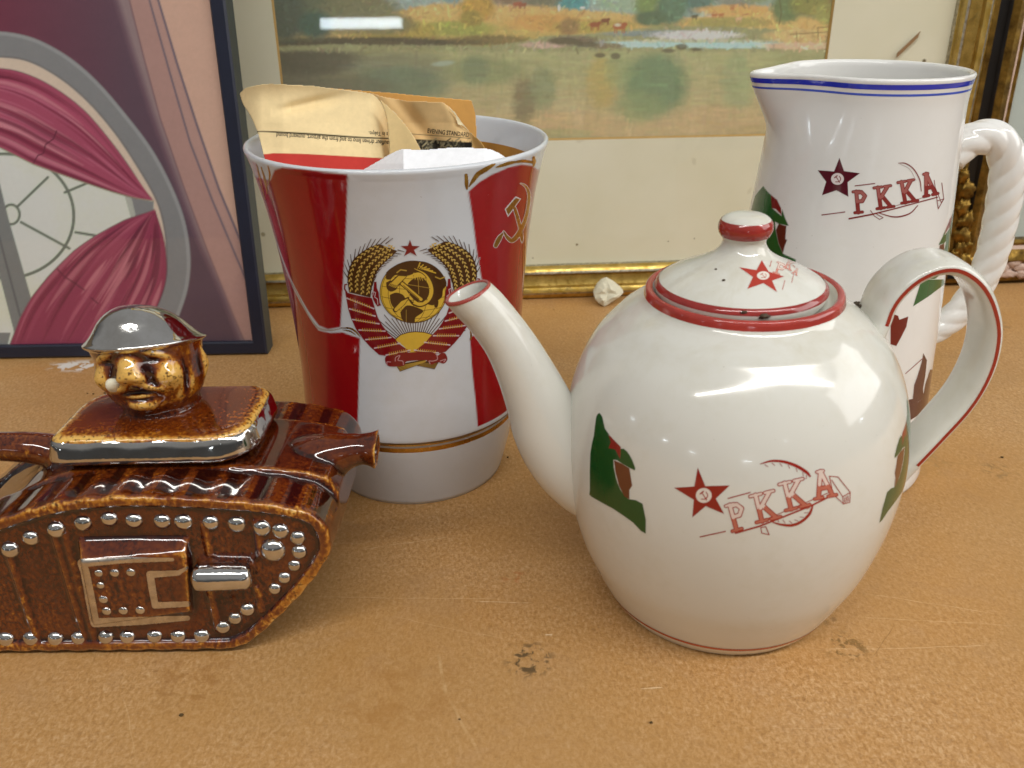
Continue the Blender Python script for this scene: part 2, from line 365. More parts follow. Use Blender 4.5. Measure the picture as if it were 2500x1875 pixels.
tb = mesh_obj('table_top', V, [(0, 3, 2, 1), (4, 5, 6, 7), (0, 1, 5, 4), (1, 2, 6, 5), (2, 3, 7, 6), (3, 0, 4, 7)], table_material(), smooth=False)
bevel(tb, 0.002); tag(tb, 'worn brown hardboard table top with scratches and stains', 'table', 'structure')

# ------------------------------------------------------------------ framed pictures
class Plane:                                  # leaning picture plane: u along the bottom, v up, w towards the viewer
    def __init__(s, O, yaw, lean):
        a = math.radians(yaw); l = math.radians(lean); s.O = np.array(O, float)
        s.U = np.array([math.cos(a), math.sin(a), 0]); s.V = np.array([-math.sin(a)*math.sin(l), math.cos(a)*math.sin(l), math.cos(l)]); s.W = np.cross(s.U, s.V)
    def pt(s, u, v, w=0.0):
        u, v, w = np.broadcast_arrays(np.asarray(u, float), np.asarray(v, float), np.asarray(w, float))
        return s.O+u[..., None]*s.U+v[..., None]*s.V+w[..., None]*s.W
    def px(s, x, y, w=0.0):
        d = ray(x, y); O = s.O+w*s.W; t = ((O-CAM)@s.W)/(d@s.W); P = CAM+d*t[..., None]-s.O; return P@s.U, P@s.V
    def hit(s, w, clip=None):
        def h(X, Y):
            u, v = s.px(X, Y, w); P = s.pt(u, v, w)
            if clip: P[(u < clip[0]) | (u > clip[1]) | (v < clip[2]) | (v > clip[3])] = np.nan
            return P, np.repeat(s.W[None], len(P), 0)
        return h
def frame_members(pl, u0, u1, v0, v1, prof, mats, parent, name='frame_rail', n_len=40, wobble=0.0):
    """four mitred rails; prof = closed loop of (inset, height, material index of the face that starts here)"""
    for side in range(4):
        K = len(prof); vs = []; L = n_len
        for k, (t_, w_, _) in enumerate(prof):
            c = [(u0+t_, v0+t_), (u1-t_, v0+t_), (u1-t_, v1-t_), (u0+t_, v1-t_)]; a, b = np.array(c[side]), np.array(c[(side+1) % 4])
            s_ = np.linspace(0, 1, L)[:, None]; q = a+(b-a)*s_; w_arr = w_+wobble*(fbm(s_[:, 0]*40, np.full(L, k*0.7), 3+side)-0.5)
            vs.append(pl.pt(q[:, 0], q[:, 1], w_arr))
        vs = np.array(vs).reshape(-1, 3); faces = []; mi = []
        for k in range(K):
            k2 = (k+1) % K
            for i in range(L-1):
                faces.append((k*L+i, k*L+i+1, k2*L+i+1, k2*L+i)); mi.append(prof[k][2])
        faces.append([k*L for k in range(K)]); mi.append(0); faces.append([k*L+L-1 for k in range(K)][::-1]); mi.append(0)
        o = mesh_obj(name, vs, faces, None, parent)
        for m_ in mats: o.data.materials.append(m_)
        o.data.polygons.foreach_set('material_index', mi)
        bm = bmesh.new(); bm.from_mesh(o.data); bmesh.ops.recalc_face_normals(bm, faces=bm.faces); bm.to_mesh(o.data); bm.free()
        sharp_by_angle(o, 35)
def panel(name, pl, u0, u1, v0, v1, w0, w1, mat, parent):
    V = [pl.pt(u, v, w) for w in (w0, w1) for (u, v) in ((u0, v0), (u1, v0), (u1, v1), (u0, v1))]
    return mesh_obj(name, V, [(0, 3, 2, 1), (4, 5, 6, 7), (0, 1, 5, 4), (1, 2, 6, 5), (2, 3, 7, 6), (3, 0, 4, 7)], mat, parent, False)

# --- left: flat-colour animation-style interior in a thin dark frame
PL1 = Plane((-0.190, 0.605, 0.0006), 1.2, 5.0)
fr1 = thing('framed_picture', 'framed picture of round window with crimson curtains in narrow navy frame', 'picture', tuple(PL1.O))
navy = plain('navy_lacquer', '#1b2032', 0.4, 0.3, 50, 0.1); slate = plain('slate_side', '#3d423f', 0.55, 0.25, 90, 0.15)
U0, V1 = -0.48, 0.43
frame_members(PL1, U0, 0.0, 0.0, V1, [(0.0, -0.019, 1), (0.0, -0.0015, 0), (0.0015, 0.0, 0), (0.0095, 0.0, 0), (0.0105, -0.001, 0), (0.0105, -0.004, 0), (0.0105, -0.012, 0)], [navy, slate], fr1)
panel('backing_board', PL1, U0+0.004, -0.004, 0.004, V1-0.004, -0.0125, -0.0045, plain('backing', '#7b6a55', 0.8), fr1)
K = 0.5426
def k1(pts): return [(x*K, y*K) for x, y in pts]
cv = Canvas(-460, -380, 640, 850, 2.6, '#5f3f50')
g = np.clip((cv.X+100)/420, 0, 1)[..., None]; gy = np.clip((cv.Y+100)/800, 0, 1)[..., None]
cv.rgb[:] = (lin('#70283f')*(1-g)+lin('#5b4352')*g)*(1-0.12*gy)
lineL = [(430, -500), (525, 0), (600, 250), (680, 500), (770, 750), (880, 1050), (1000, 1320), (1090, 1560)]
lineR = [(480, -500), (582, 0), (650, 270), (720, 530), (830, 850), (930, 1120), (1040, 1400), (1110, 1560)]
cv.poly(k1(lineR+[(1300, 1560), (1300, -500)]), '#a5807b')
l2 = [(570, -500), (672, 0), (765, 330), (855, 640), (955, 900), (1065, 1160), (1180, 1430)]
l3 = [(610, -500), (712, 0), (795, 280), (885, 560), (985, 850), (1085, 1090), (1200, 1330)]
cv.poly(k1(l3+[(1300, 1560), (1300, -500)]), '#c29d8e'); cv.poly(k1(l2+l3[::-1]), '#a9857f')
cv.poly(k1(lineL+lineR[::-1]), '#8a7478'); cv.stroke(k1(lineL), 14, '#6d525e', 0.8, 10); cv.stroke(k1(lineR), 4, '#7b5d62', 0.9)
cv.stroke(k1(l2), 5, '#6f5f6a'); cv.stroke(k1(l3), 5.5, '#6a5c6a')
outer = [(-700, 420), (-400, 230), (-150, 160), (0, 150), (150, 180), (300, 260), (430, 370), (560, 520), (680, 680), (770, 850), (825, 1000), (848, 1150), (840, 1280), (805, 1400), (740, 1560)]
inner = [(-700, 560), (-400, 340), (-150, 265), (0, 255), (130, 275), (270, 350), (400, 460), (520, 600), (620, 750), (700, 890), (735, 1000), (750, 1120), (745, 1250), (705, 1380), (600, 1560)]
creamI = [(-700, 620), (-400, 400), (-150, 320), (0, 310), (120, 335), (250, 400), (380, 500), (500, 640), (600, 780), (680, 920), (722, 1030), (744, 1130), (747, 1250), (705, 1380), (600, 1560)]
cv.poly(smooth_line(k1(outer), 8).tolist()+k1([(-800, 1560)]), '#7d7c80'); cv.stroke(k1(outer), 9, '#8f8f93', 1, 4, 6)
cv.poly(smooth_line(k1(inner), 8).tolist()+k1([(-800, 1560)]), '#c9b6a8'); cv.stroke(k1(inner), 5, '#6e6a6e', 0.9, 3, 6)
cv.poly(smooth_line(k1(creamI), 8).tolist()+k1([(-800, 1560)]), '#7d2c48'); cv.stroke(k1(creamI), 4, '#5d3a4c', 0.8, 3, 6)
win = [(-800, 480), (-300, 560), (0, 665), (150, 740), (350, 812), (500, 862), (600, 890), (692, 905), (690, 945), (560, 990), (430, 1060), (330, 1130), (220, 1240), (140, 1340), (90, 1430), (40, 1560), (-800, 1560)]
cv.poly(k1(win), '#cfdac8')
cv.poly(k1([(-300, 720), (0, 700), (200, 900), (250, 1200), (-200, 1500)]), '#cbdbd6', 0.6, 60); cv.ell(30*K, 1330*K, 150*K, 120*K, '#d6dcb9', 0, 0.6, 50)
cv.poly(k1([(570, 880), (692, 908), (690, 945), (610, 975)]), '#7d7c80'); cv.poly(k1([(560, 880), (590, 885), (610, 965), (590, 985)]), '#a9aaa4')
lead = '#6b6f68'
th = np.linspace(-1.75, 1.9, 40); cv.stroke([(20*K+312*K*math.cos(a), 972*K+280*K*math.sin(a)) for a in th], 7.5, lead)
for k in (0, 1): cv.ell(50*K, 965*K, (44-12*k)*K, (50-12*k)*K, lead if k == 0 else '#cfdac8')
for a, b in (((78, 930), (215, 798)), ((95, 1000), (312, 1118)), ((292, 866), (392, 824)), ((340, 1045), (440, 1062)), ((10, 1010), (-300, 1200)), ((5, 920), (-300, 800))): cv.stroke(k1([a, b]), 6.5, lead)
cv.poly(k1([(-60, 600), (0, 830), (40, 990), (140, 1340), (65, 1500), (0, 1250), (-120, 760)]), '#77787a'); cv.stroke(k1([(-50, 900), (0, 1080), (90, 1420)]), 5, '#5f6064')
cv.poly(k1([(-800, 1497), (48, 1497), (30, 1570), (-800, 1570)]), '#7b7b7d')
def curtain(edgeA, edgeB, n, cols, seed):
    A = interp_line(smooth_line(k1(edgeA), 8), 40); B = interp_line(smooth_line(k1(edgeB), 8), 40); r = np.random.default_rng(seed)
    cv.poly(np.vstack([A, B[::-1]]), cols[0])
    for i in range(n):
        t = r.uniform(0.03, 0.97); q = A*(1-t)+B*t; a, b = sorted(r.integers(0, 40, 2))
        if b-a < 8: continue
        q = q[a:b+1]; q[:, 1] += r.normal(0, 3)
        wmax = r.uniform(3, 13); w = wmax*np.sin(np.linspace(0.05, 3.1, len(q)))
        cv.stroke(q, w, cols[1+r.integers(0, len(cols)-1)], r.uniform(0.5, 0.95), 4)
curtain([(-700, 620), (-400, 400), (-150, 320), (0, 310), (120, 335), (250, 400), (380, 500), (500, 640), (600, 780), (690, 905)],
        [(-800, 480), (-300, 560), (0, 665), (150, 740), (350, 812), (500, 862), (600, 890), (692, 905)], 70, ['#9c4560', '#7b2440', '#b2607a', '#c07d8c', '#6a2038', '#a64a66'], 3)
curtain([(692, 945), (560, 990), (430, 1060), (330, 1130), (220, 1240), (140, 1340), (90, 1430), (40, 1565)],
        [(700, 950), (740, 1100), (745, 1250), (705, 1380), (680, 1430), (640, 1490), (600, 1530), (560, 1570)], 85, ['#8a3450', '#6d2038', '#a8566c', '#b8707e', '#5e2036', '#96405a'], 5)
for pts in ([(255, 590), (240, 625), (205, 650), (195, 690), (170, 700), (150, 735)], [(258, 1210), (290, 1245), (330, 1270), (380, 1305)], [(410, 1340), (440, 1365)]):
    cv.stroke(k1(pts), 3, '#5f2238')
cv.stroke(k1(win[2:8]), 3, '#8e8e78', 0.7); cv.stroke(k1(win[8:16]), 3, '#77666a', 0.7)
cv.rgb *= 1.42*(0.93+0.09*fbm(cv.X/4, cv.Y/4, 11, 3)+0.06*fbm(cv.X/60, cv.Y/25, 14, 3))[..., None]; cv.rgb[:] = np.minimum(cv.rgb, 0.85)
art = decal('painted_image', cv, PL1.hit(-0.0043, (U0+0.006, -0.006, 0.006, V1-0.006)), M_PRINT, fr1, 0, everything=True)
panel('glass_pane', PL1, U0+0.0098, -0.0098, 0.0098, V1-0.0098, -0.0036, -0.0026, M_GLASS, fr1)

# --- middle: watercolour of a river meadow, cream mount, thin gilt frame, behind glass
PL2 = Plane((0.0115, 0.7278, 0.0006), 4.0, 2.0)
fr2 = thing('framed_picture', 'framed watercolour of river meadow with cattle, wide cream mount and gilt frame', 'picture', tuple(PL2.O))
gilt = metal('frame_gilt', '#e0c374', 0.36, 0.1, 120, '#b8963f'); gilt_d = metal('frame_gilt_dull', '#b79c58', 0.5, 0.15, 140, '#937a3c')
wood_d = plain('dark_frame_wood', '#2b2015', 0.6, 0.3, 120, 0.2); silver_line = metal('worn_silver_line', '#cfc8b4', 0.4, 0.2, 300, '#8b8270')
fu0, fu1, fv0, fv1 = -0.330, 0.3875, 0.0, 0.62
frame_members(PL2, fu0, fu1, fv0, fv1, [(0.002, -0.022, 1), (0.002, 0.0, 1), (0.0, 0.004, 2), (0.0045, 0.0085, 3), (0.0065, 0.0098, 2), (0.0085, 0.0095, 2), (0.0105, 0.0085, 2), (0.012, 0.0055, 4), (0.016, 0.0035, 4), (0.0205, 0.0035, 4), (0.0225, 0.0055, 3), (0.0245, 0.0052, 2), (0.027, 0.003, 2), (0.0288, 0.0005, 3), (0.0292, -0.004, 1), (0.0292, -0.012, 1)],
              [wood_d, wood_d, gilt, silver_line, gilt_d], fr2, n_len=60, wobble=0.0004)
mount = NT('cream_mount'); p = mount.pos()
c = mount.ramp(mount.noise(12, 4, 0.6, p), [(0.3, L3('#e9e1c8')), (0.7, L3('#f2ead6'))])
c = mount.mix(mount.math('MULTIPLY', mount.ramp(mount.noise(60, 2, 0.5, p), [(0.74, 0.0), (0.78, 1.0)]), 0.25), c, L3('#b3a684'))
for (x, y, r, col) in ((1410, 600, 0.0013, '#7d6a43'), (1634, 592, 0.0009, '#a59a80'), (1698, 585, 0.0009, '#a59a80'), (1302, 633, 0.0009, '#a59a80'), (2262, 150, 0.0022, '#77684a'), (2300, 270, 0.0012, '#8b8066'), (640, 575, 0.0025, '#b3a888')):
    q = PL2.pt(*PL2.px(np.array(x), np.array(y)), -0.004); v = mount.new('ShaderNodeVectorMath', _operation='DISTANCE'); mount.l(p, v.inputs[0]); v.inputs[1].default_value = tuple(q)
    c = mount.mix(mount.ramp(mount.math('DIVIDE', v.outputs['Value'], r), [(0.5, 1.0), (1.0, 0.0)]), c, L3(col))
mount.base(c); mount.set(Roughness=0.85); mount.bump(mount.noise(700, 3, 0.6, p), 0.1, 0.0003)
au0, au1, av0, av1 = -0.1958, 0.2555, 0.1370, 0.47
mu0, mu1, mv0, mv1 = fu0+0.027, fu1-0.027, fv0+0.027, fv1-0.027
V = [PL2.pt(u, v, -0.0040) for (u, v) in ((mu0, mv0), (mu1, mv0), (mu1, mv1), (mu0, mv1), (au0, av0), (au1, av0), (au1, av1), (au0, av1))]
bv = 0.0016
V += [PL2.pt(u, v, -0.0055) for (u, v) in ((au0+bv, av0+bv), (au1-bv, av0+bv), (au1-bv, av1-bv), (au0+bv, av1-bv))]
mo = mesh_obj('mount_card', V, [(0, 1, 5, 4), (1, 2, 6, 5), (2, 3, 7, 6), (3, 0, 4, 7), (4, 5, 9, 8), (5, 6, 10, 9), (6, 7, 11, 10), (7, 4, 8, 11)], mount.m, fr2, False)
mo.data.materials.append(plain('mount_bevel', '#c29b5c', 0.6)); mo.data.polygons.foreach_set('material_index', [0]*4+[1]*4)
panel('backing_board', PL2, fu0+0.005, fu1-0.005, fv0+0.005, fv1-0.005, -0.0125, -0.0062, plain('backing_card', '#8a7a60', 0.8), fr2)
cv = Canvas(640, -560, 2070, 352, 2.6, '#a99b78')
X, Y = cv.X, cv.Y
def T(x, y):                                  # the water-colour's washes, as a function of place on the sheet
    x = np.asarray(x, float); y = np.asarray(y, float); c = np.zeros(x.shape+(3,))
    def lay(m, col): c[:] = c*(1-np.clip(m, 0, 1)[..., None])+lin(col)*np.clip(m, 0, 1)[..., None]
    def blob(cx, cy, rx, ry, p=2.0): return np.clip(1.6-1.6*((abs(x-cx)/rx)**p+(abs(y-cy)/ry)**p), 0, 1)
    def below(yy, s=8): return np.clip((y-yy)/s+0.5, 0, 1)
    c[:] = lin('#b9c4c4')                                                     # sky
    lay(below(-330, 120), '#c9c4ae'); lay(below(-90, 50), '#8fa2a2')
    for bx, by, rx, ry, col in ((1390, -10, 60, 60, '#3f8690'), (1520, -10, 90, 50, '#8fa391'), (1320, -10, 60, 50, '#6d6a5c'), (1150, -20, 80, 60, '#6f8f98'), (1240, -25, 60, 50, '#79614f'), (1700, -20, 70, 60, '#4d6f6c'), (1800, -20, 70, 60, '#7c7f78'), (1990, -60, 110, 110, '#8a6f38'), (1850, -50, 60, 70, '#7d8a5c')): lay(blob(bx, by, rx, ry), col)
    meadow = np.interp(x, [600, 900, 1060, 1300, 1500, 1640, 1720, 1860, 2100], [60, 40, 8, 14, 30, 45, 40, 22, 60])
    lay(below(meadow), '#c8a468'); lay(below(meadow+45, 50)*0.6, '#a3924f'); lay(blob(1110, 70, 120, 22), '#98974c'); lay(blob(960, 80, 120, 40), '#a08a44'); lay(blob(1340, 55, 120, 26), '#c49455'); lay(blob(1800, 25, 120, 16), '#c99a5e'); lay(blob(1780, 55, 130, 16), '#9a8f52'); lay(blob(1450, 65, 130, 20), '#a8924c')
    bank = np.interp(x, [600, 800, 1000, 1200, 1290, 1330, 1420, 1530, 1620, 1800, 1900, 2100], [118, 108, 110, 112, 100, 88, 84, 74, 62, 66, 72, 96])
    lay(blob(1200, 98, 110, 16)*0.8, '#5d4f33'); lay(blob(900, 105, 330, 18), '#43392e'); lay(blob(1390, 66, 30, 28), '#8f7048')
    lay(below(bank, 5), '#8d8c68')                                            # water from here on
    lay(blob(1330, 0, 1, 1), '#888888')
    lay(blob(1640, 82, 190, 10), '#77858a'); lay(blob(1700, 86, 130, 14), '#c9c5ca'); lay(blob(1560, 108, 200, 9), '#a9ccd0'); lay(blob(1800, 110, 190, 10), '#a8cdd0'); lay(blob(1700, 100, 260, 4), '#b0b398')
    lay(blob(1960, 112, 120, 11), '#cfa98f'); lay(blob(1960, 88, 110, 20), '#c2a572'); lay(blob(1330, 110, 70, 10), '#b99c90'); lay(blob(1400, 100, 75, 15), '#6f6153'); lay(blob(1480, 112, 55, 9), '#786a55')
    w = below(125, 10)
    lay(w*0.9, '#a3a077'); lay(w*below(240, 150), '#b49d78'); lay(w*np.clip((1120-x)/380, 0, 1), '#5f5b4d')
    for bx, by, rx, ry, col, s in ((760, 150, 150, 40, '#4b463c', 0.9), (980, 165, 160, 40, '#737663', 0.7), (980, 205, 140, 50, '#5f6f5c', 0.85), (850, 220, 140, 40, '#5b584a', 0.7), (1180, 175, 120, 40, '#7f8560', 0.8), (1160, 170, 40, 45, '#5f7159', 0.6), (1280, 250, 34, 75, '#6d6149', 0.85), (1325, 215, 40, 60, '#77805f', 0.8), (1470, 200, 45, 80, '#aa9350', 0.7), (1600, 205, 95, 95, '#5f7a5c', 0.95), (1560, 260, 75, 45, '#7b8a62', 0.7), (1510, 170, 40, 60, '#86966a', 0.6), (1800, 210, 45, 100, '#8e9a74', 0.7), (1950, 160, 90, 40, '#8f9168', 0.7), (1400, 300, 130, 35, '#b89c74', 0.7), (1750, 290, 150, 40, '#b79d78', 0.7), (1360, 330, 120, 20, '#8f8a62', 0.6), (1900, 320, 160, 20, '#a58f68', 0.6), (900, 300, 250, 40, '#857a62', 0.5)): lay(w*blob(bx, by, rx, ry)*s, col)
    # trees over the far bank
    for bx, by, rx, ry, col in ((760, 20, 130, 85, '#57604f'), (690, 40, 70, 80, '#3d4a44'), (880, 30, 120, 60, '#6c6a50'), (800, -120, 200, 120, '#5f6b55'), (770, 60, 50, 40, '#2f4f4a'), (940, 60, 90, 30, '#77704c'), (1165, 15, 52, 45, '#b08a40'), (1150, 45, 35, 25, '#94803e'), (1600, 10, 62, 62, '#6f8450'), (1640, 20, 45, 50, '#4f6e5c'), (1590, 45, 50, 22, '#47604c'), (1920, 20, 45, 45, '#5c7048'), (1980, 10, 60, 40, '#7c7a3e'), (2020, 35, 40, 30, '#8d8a4c'), (1700, -160, 260, 90, '#9aa68f')): lay(blob(bx, by, rx, ry), col)
    return c
cv.rgb[:] = T(X, Y)
wob = lambda s: (fbm(X/s, Y/s, 21, 4)-0.47)
cv.rgb *= (1+0.35*wob(26.0))[..., None]
r = np.random.default_rng(5)
ns = 9000; xs = r.uniform(640, 2070, ns); ys = r.uniform(-130, 352, ns); cs = T(xs, ys)
for i in range(ns):
    x, y = xs[i], ys[i]; water = y > 128
    ln = r.uniform(10, 42) if water else r.uniform(5, 16); wd = r.uniform(2.5, 7) if water else r.uniform(2.5, 6)
    ang = r.normal(0, 0.07) if water else r.uniform(0, math.pi)
    if water and r.random() < 0.25: ang = math.pi/2+r.normal(0, 0.1)
    jit = cs[i]*np.exp(r.normal(0, 0.13 if water else 0.26))*np.exp(r.normal(0, 0.05 if water else 0.09, 3))
    dx, dy = math.cos(ang)*ln/2, math.sin(ang)*ln/2
    cv.stroke([(x-dx, y-dy), (x+dx, y+dy)], wd, jit, r.uniform(0.25, 0.6) if water else r.uniform(0.4, 0.85), 5.0 if water else 2.6)
for x, y, s, col in ((1452, 60, 1.0, '#8a3a22'), (1477, 50, 0.8, '#6e2a1a'), (1512, 64, 1.25, '#9b4a2c'), (1262, 10, 0.8, '#9a4b38'), (1275, 12, 0.7, '#8a4030'), (1744, 37, 0.55, '#a8623c'), (1760, 36, 0.5, '#a8623c'), (1803, 46, 0.6, '#c8a080'), (1695, 40, 0.6, '#4d4430'), (1787, 20, 0.4, '#a8623c')):
    cv.ell(x, y, 13*s, 6.5*s, col, 0, 0.95, 2.5); cv.ell(x+11*s, y-4*s, 5*s, 4*s, col, 0, 0.95, 2.5)
    for d in (-9, -5, 6, 10): cv.stroke([(x+d*s, y+3*s), (x+d*s, y+13*s)], 2.4*s, col, 0.9)
cv.ell(1508, 61, 8, 4, '#d6c6b0', 0, 0.9, 3)
for x, y, rx, ry in ((1664, 114, 14, 7), (1632, 124, 16, 5), (1700, 121, 13, 4), (1465, 135, 13, 6), (1503, 137, 12, 8), (1380, 100, 40, 8), (1430, 108, 30, 7)): cv.ell(x, y, rx, ry, '#4c4335', 0, 0.85, 3)
cv.ell(1365, 19, 3, 8, '#dfe3e0'); cv.ell(1422, 19, 6, 3, '#dfe3e0')
for a, b in (((1944, 78), (1947, 102)), ((1996, 66), (1998, 94)), ((1930, 84), (2020, 78)), ((1996, 68), (2036, 64))): cv.stroke([a, b], 2.6, '#7a6238', 0.9)
cv.stroke([(1903, 0), (1908, 30), (1902, 60)], 3, '#4c4428', 0.8)
cv.ell(1082, 155, 26, 6, '#9fb0a6', -0.1, 0.7, 4)
cv.rgb[:] = np.minimum(cv.rgb*1.3+0.2*lin('#d2c9a8'), 0.85)
decal('watercolour_sheet', cv, PL2.hit(-0.0060, (au0-0.01, au1+0.01, av0-0.01, av1+0.01)), M_ART, fr2, 0, everything=True)
panel('glass_pane', PL2, fu0+0.0275, fu1-0.0275, fv0+0.0275, fv1-0.0275, -0.0034, -0.0016, M_GLASS, fr2)
# loose brown scrap caught on the mount
u, v = PL2.px(np.array([2190., 2247, 2240, 2188]), np.array([130., 76, 92, 141]), -0.0012)
V = [PL2.pt(a, b, w) for w in (-0.0014, -0.0006) for a, b in zip(u, v)]
tag(mesh_obj('tape_scrap', V, [(0, 1, 2, 3), (7, 6, 5, 4), (0, 4, 5, 1), (1, 5, 6, 2), (2, 6, 7, 3), (3, 7, 4, 0)], plain('brown_tape', '#8a6a45', 0.7, 0.2, 200), None, False), 'thin slanting brown scrap stuck to the picture glass above the jug', 'scrap')

# --- right: edge of an ornate black and gold frame
PL3 = Plane((0.425, 0.7600, 0.0006), 5.0, 3.0)
fr3 = thing('picture_frame', 'ornate black and gold picture frame with chipped lower edge behind jug handle', 'frame', tuple(PL3.O))
ebony = plain('ebony_lacquer', '#120e0a', 0.35, 0.3, 60); pinkc = plain('chipped_gesso', '#c2a898', 0.8, 0.25, 150, 0.6); pale = plain('pale_print', '#c6cdca', 0.7, 0.05, 20)
antique = metal('antique_gold', '#9a7a3a', 0.42, 0.3, 120, '#5a4420')
frame_members(PL3, -0.0315, 0.46, 0.0, 0.62, [(0.0, -0.02, 0), (0.0, 0.006, 1), (0.003, 0.012, 1), (0.007, 0.013, 0), (0.009, 0.010, 0), (0.0165, 0.010, 0), (0.0185, 0.013, 1), (0.023, 0.0165, 1), (0.028, 0.015, 1), (0.032, 0.010, 2), (0.035, 0.008, 1), (0.0375, 0.009, 1), (0.040, 0.006, 1), (0.040, -0.01, 0)], [ebony, antique, pinkc], fr3, n_len=90, wobble=0.0012)
panel('pale_print', PL3, 0.005, 0.424, 0.036, 0.586, -0.009, -0.004, pale, fr3)
panel('glass_pane', PL3, 0.0075, 0.4215, 0.0395, 0.5815, -0.002, -0.0008, M_GLASS, fr3)
def blobmesh(name, c, rad, mat, parent, seed, axes=(1, 1, 1), n=20, m_=14, amp=0.35, freq=3.0):
    th = np.linspace(0, 2*math.pi, n+1)[:-1]; ph = np.linspace(0.02, math.pi-0.02, m_); A, B = np.meshgrid(th, ph)
    D = np.stack([np.sin(B)*np.cos(A), np.sin(B)*np.sin(A), np.cos(B)], -1)
    r_ = 1+amp*(fbm(D[..., 0]*freq+5+seed, D[..., 1]*freq+D[..., 2]*freq*0.7+9, seed, 3)-0.47)*2
    V = (D*r_[..., None]*rad*np.array(axes)+np.array(c)).reshape(-1, 3)
    f = grid_faces(m_, n, True).tolist(); f.append(list(range(n))[::-1]); f.append([(m_-1)*n+k for k in range(n)])
    return mesh_obj(name, V, f, mat, parent)
for k, (x, y, s) in enumerate(((2350, 430, 0.0055), (2356, 465, 0.0075), (2350, 505, 0.0065), (2354, 540, 0.0075), (2347, 575, 0.0075), (2342, 605, 0.0065), (2362, 600, 0.006), (2330, 625, 0.006), (2356, 640, 0.0075))):
    u, v = PL3.px(np.array(float(x)), np.array(float(y)), 0.012)
    blobmesh('leaf_ornament', PL3.pt(u, v, 0.0125), s, antique, fr3, 30+k, (1.0, 0.7, 1.25), amp=0.7, freq=4.0)
for k, (x, y) in enumerate(((2470, 640), (2488, 652), (2440, 655), (2455, 668), (2492, 668))):
    u, v = PL3.px(np.array(float(x)), np.array(float(y)), 0.012); blobmesh('gesso_chip', PL3.pt(u, v, 0.0125), 0.006, pinkc, fr3, 50+k, (1.5, 0.5, 0.7), amp=0.6)

# flake of plaster lying at the foot of the gilt frame
q = on_table(1490, 742)
cpx = [(1449, 718), (1458, 700), (1469, 689), (1482, 684), (1498, 693), (1512, 704), (1523, 716), (1512, 727), (1494, 738), (1476, 750), (1462, 742), (1453, 732)]
fy = lambda y: 0.7035+(742-y)*0.00020
fr_ = [at_y(np.array(float(x)), np.array(float(y)), fy(y)) for x, y in cpx]; bk = [q_+np.array([0.0, 0.006, 0.001]) for q_ in fr_]; cen = np.mean(fr_, 0)
mid = [q_*0.55+cen*0.45+np.array([0, -0.0028-0.0016*((k*5) % 3), 0.0004*((k*7) % 3)]) for k, q_ in enumerate(fr_)]; n = len(cpx)
V = np.array(fr_+bk+mid+[cen+np.array([0, -0.0018, 0])]); V[:, 2] += 0.0004-V[:, 2].min()
f = [(k, (k+1) % n, 2*n+(k+1) % n, 2*n+k) for k in range(n)]+[(2*n+k, 2*n+(k+1) % n, 3*n) for k in range(n)]+[((k+1) % n, k, n+k, n+(k+1) % n) for k in range(n)]+[list(range(n, 2*n))[::-1]]
chip = mesh_obj('plaster_flake', V, f, plain('plaster', '#d0cab2', 0.85, 0.12, 220, 0.5), None, False); bevel(chip, 0.0006, 2, 15)
tag(chip, 'cream plaster flake lying against foot of the gilt frame', 'flake')
CRUMB = ['leftmost tiny dark crumb on the table behind the tank teapot', 'middle tiny dark crumb of three behind the tank teapot', 'rightmost tiny dark crumb of three behind the tank teapot', 'tiny dark crumb on the table near the plaster flake', 'tiny dark crumb between the vase foot and teapot spout', 'tiny dark crumb at the front left below the tank teapot', 'tiny dark crumb in front of the dark table stain', 'tiny dark crumb in front of the round teapot', 'tiny dark crumb at the right edge beyond the teapot handle']
crumb_mat = plain('dirt_crumb', '#54401f', 0.9)
for k, (x, y) in enumerate(((214, 962), (228, 963), (256, 961), (1352, 757), (1240, 1118), (443, 1748), (1122, 1758), (1590, 1766), (2446, 1118))):
    q = on_table(x, y); cr = blobmesh('crumb', q+np.array([0, 0, 0.0006]), 0.00042+0.00016*(k % 3), crumb_mat, None, 90+k, (1.3, 1.0, 0.7), 8, 6)
    tag(cr, CRUMB[k], 'crumb', None, 'crumbs scattered on the table')
# ------------------------------------------------------------------ vase with red flags and state emblem
AV = Axis(-0.0575, 0.4491, 0.002, -0.0086)
vase = thing('porcelain_vase', 'white porcelain vase with red flag panels and gold crest, stuffed with papers', 'vase', tuple(AV.o))
oz = [0.0488, 0.062, 0.078, 0.105, 0.135, 0.160, 0.178, 0.1875]; orr = [0.0630, 0.0626, 0.0626, 0.0638, 0.0663, 0.0696, 0.0732, 0.0757]
outer = smooth_line(list(zip(orr, oz)), 6).tolist()
foot = [(0.0470, 0.0022), (0.0490, 0.0), (0.0508, 0.0006), (0.0514, 0.003), (0.0532, 0.010), (0.0560, 0.022), (0.0585, 0.034), (0.0593, 0.0385), (0.0595, 0.0402), (0.0594, 0.0422), (0.0590, 0.0440), (0.0594, 0.0447), (0.0608, 0.0451), (0.0622, 0.0457), (0.0629, 0.0468)]
rim = [(0.0767, 0.1898), (0.0769, 0.1909), (0.0764, 0.1918), (0.0755, 0.1921), (0.0746, 0.1917), (0.0740, 0.1906)]
innr = [(0.0735, 0.189), (0.0715, 0.180), (0.0678, 0.160), (0.0645, 0.135), (0.0618, 0.105), (0.0603, 0.078), (0.0590, 0.058), (0.0500, 0.050), (0.0250, 0.048), (0.0005, 0.048)]
prof = foot+outer+rim+innr
vb = turned('body', AV, prof, M_VASE, vase, 192)
for v in vb.data.vertices: pass
def outer_r(z): return np.interp(z, [p_[1] for p_ in foot[1:]+outer+rim[:2]], [p_[0] for p_ in foot[1:]+outer+rim[:2]])
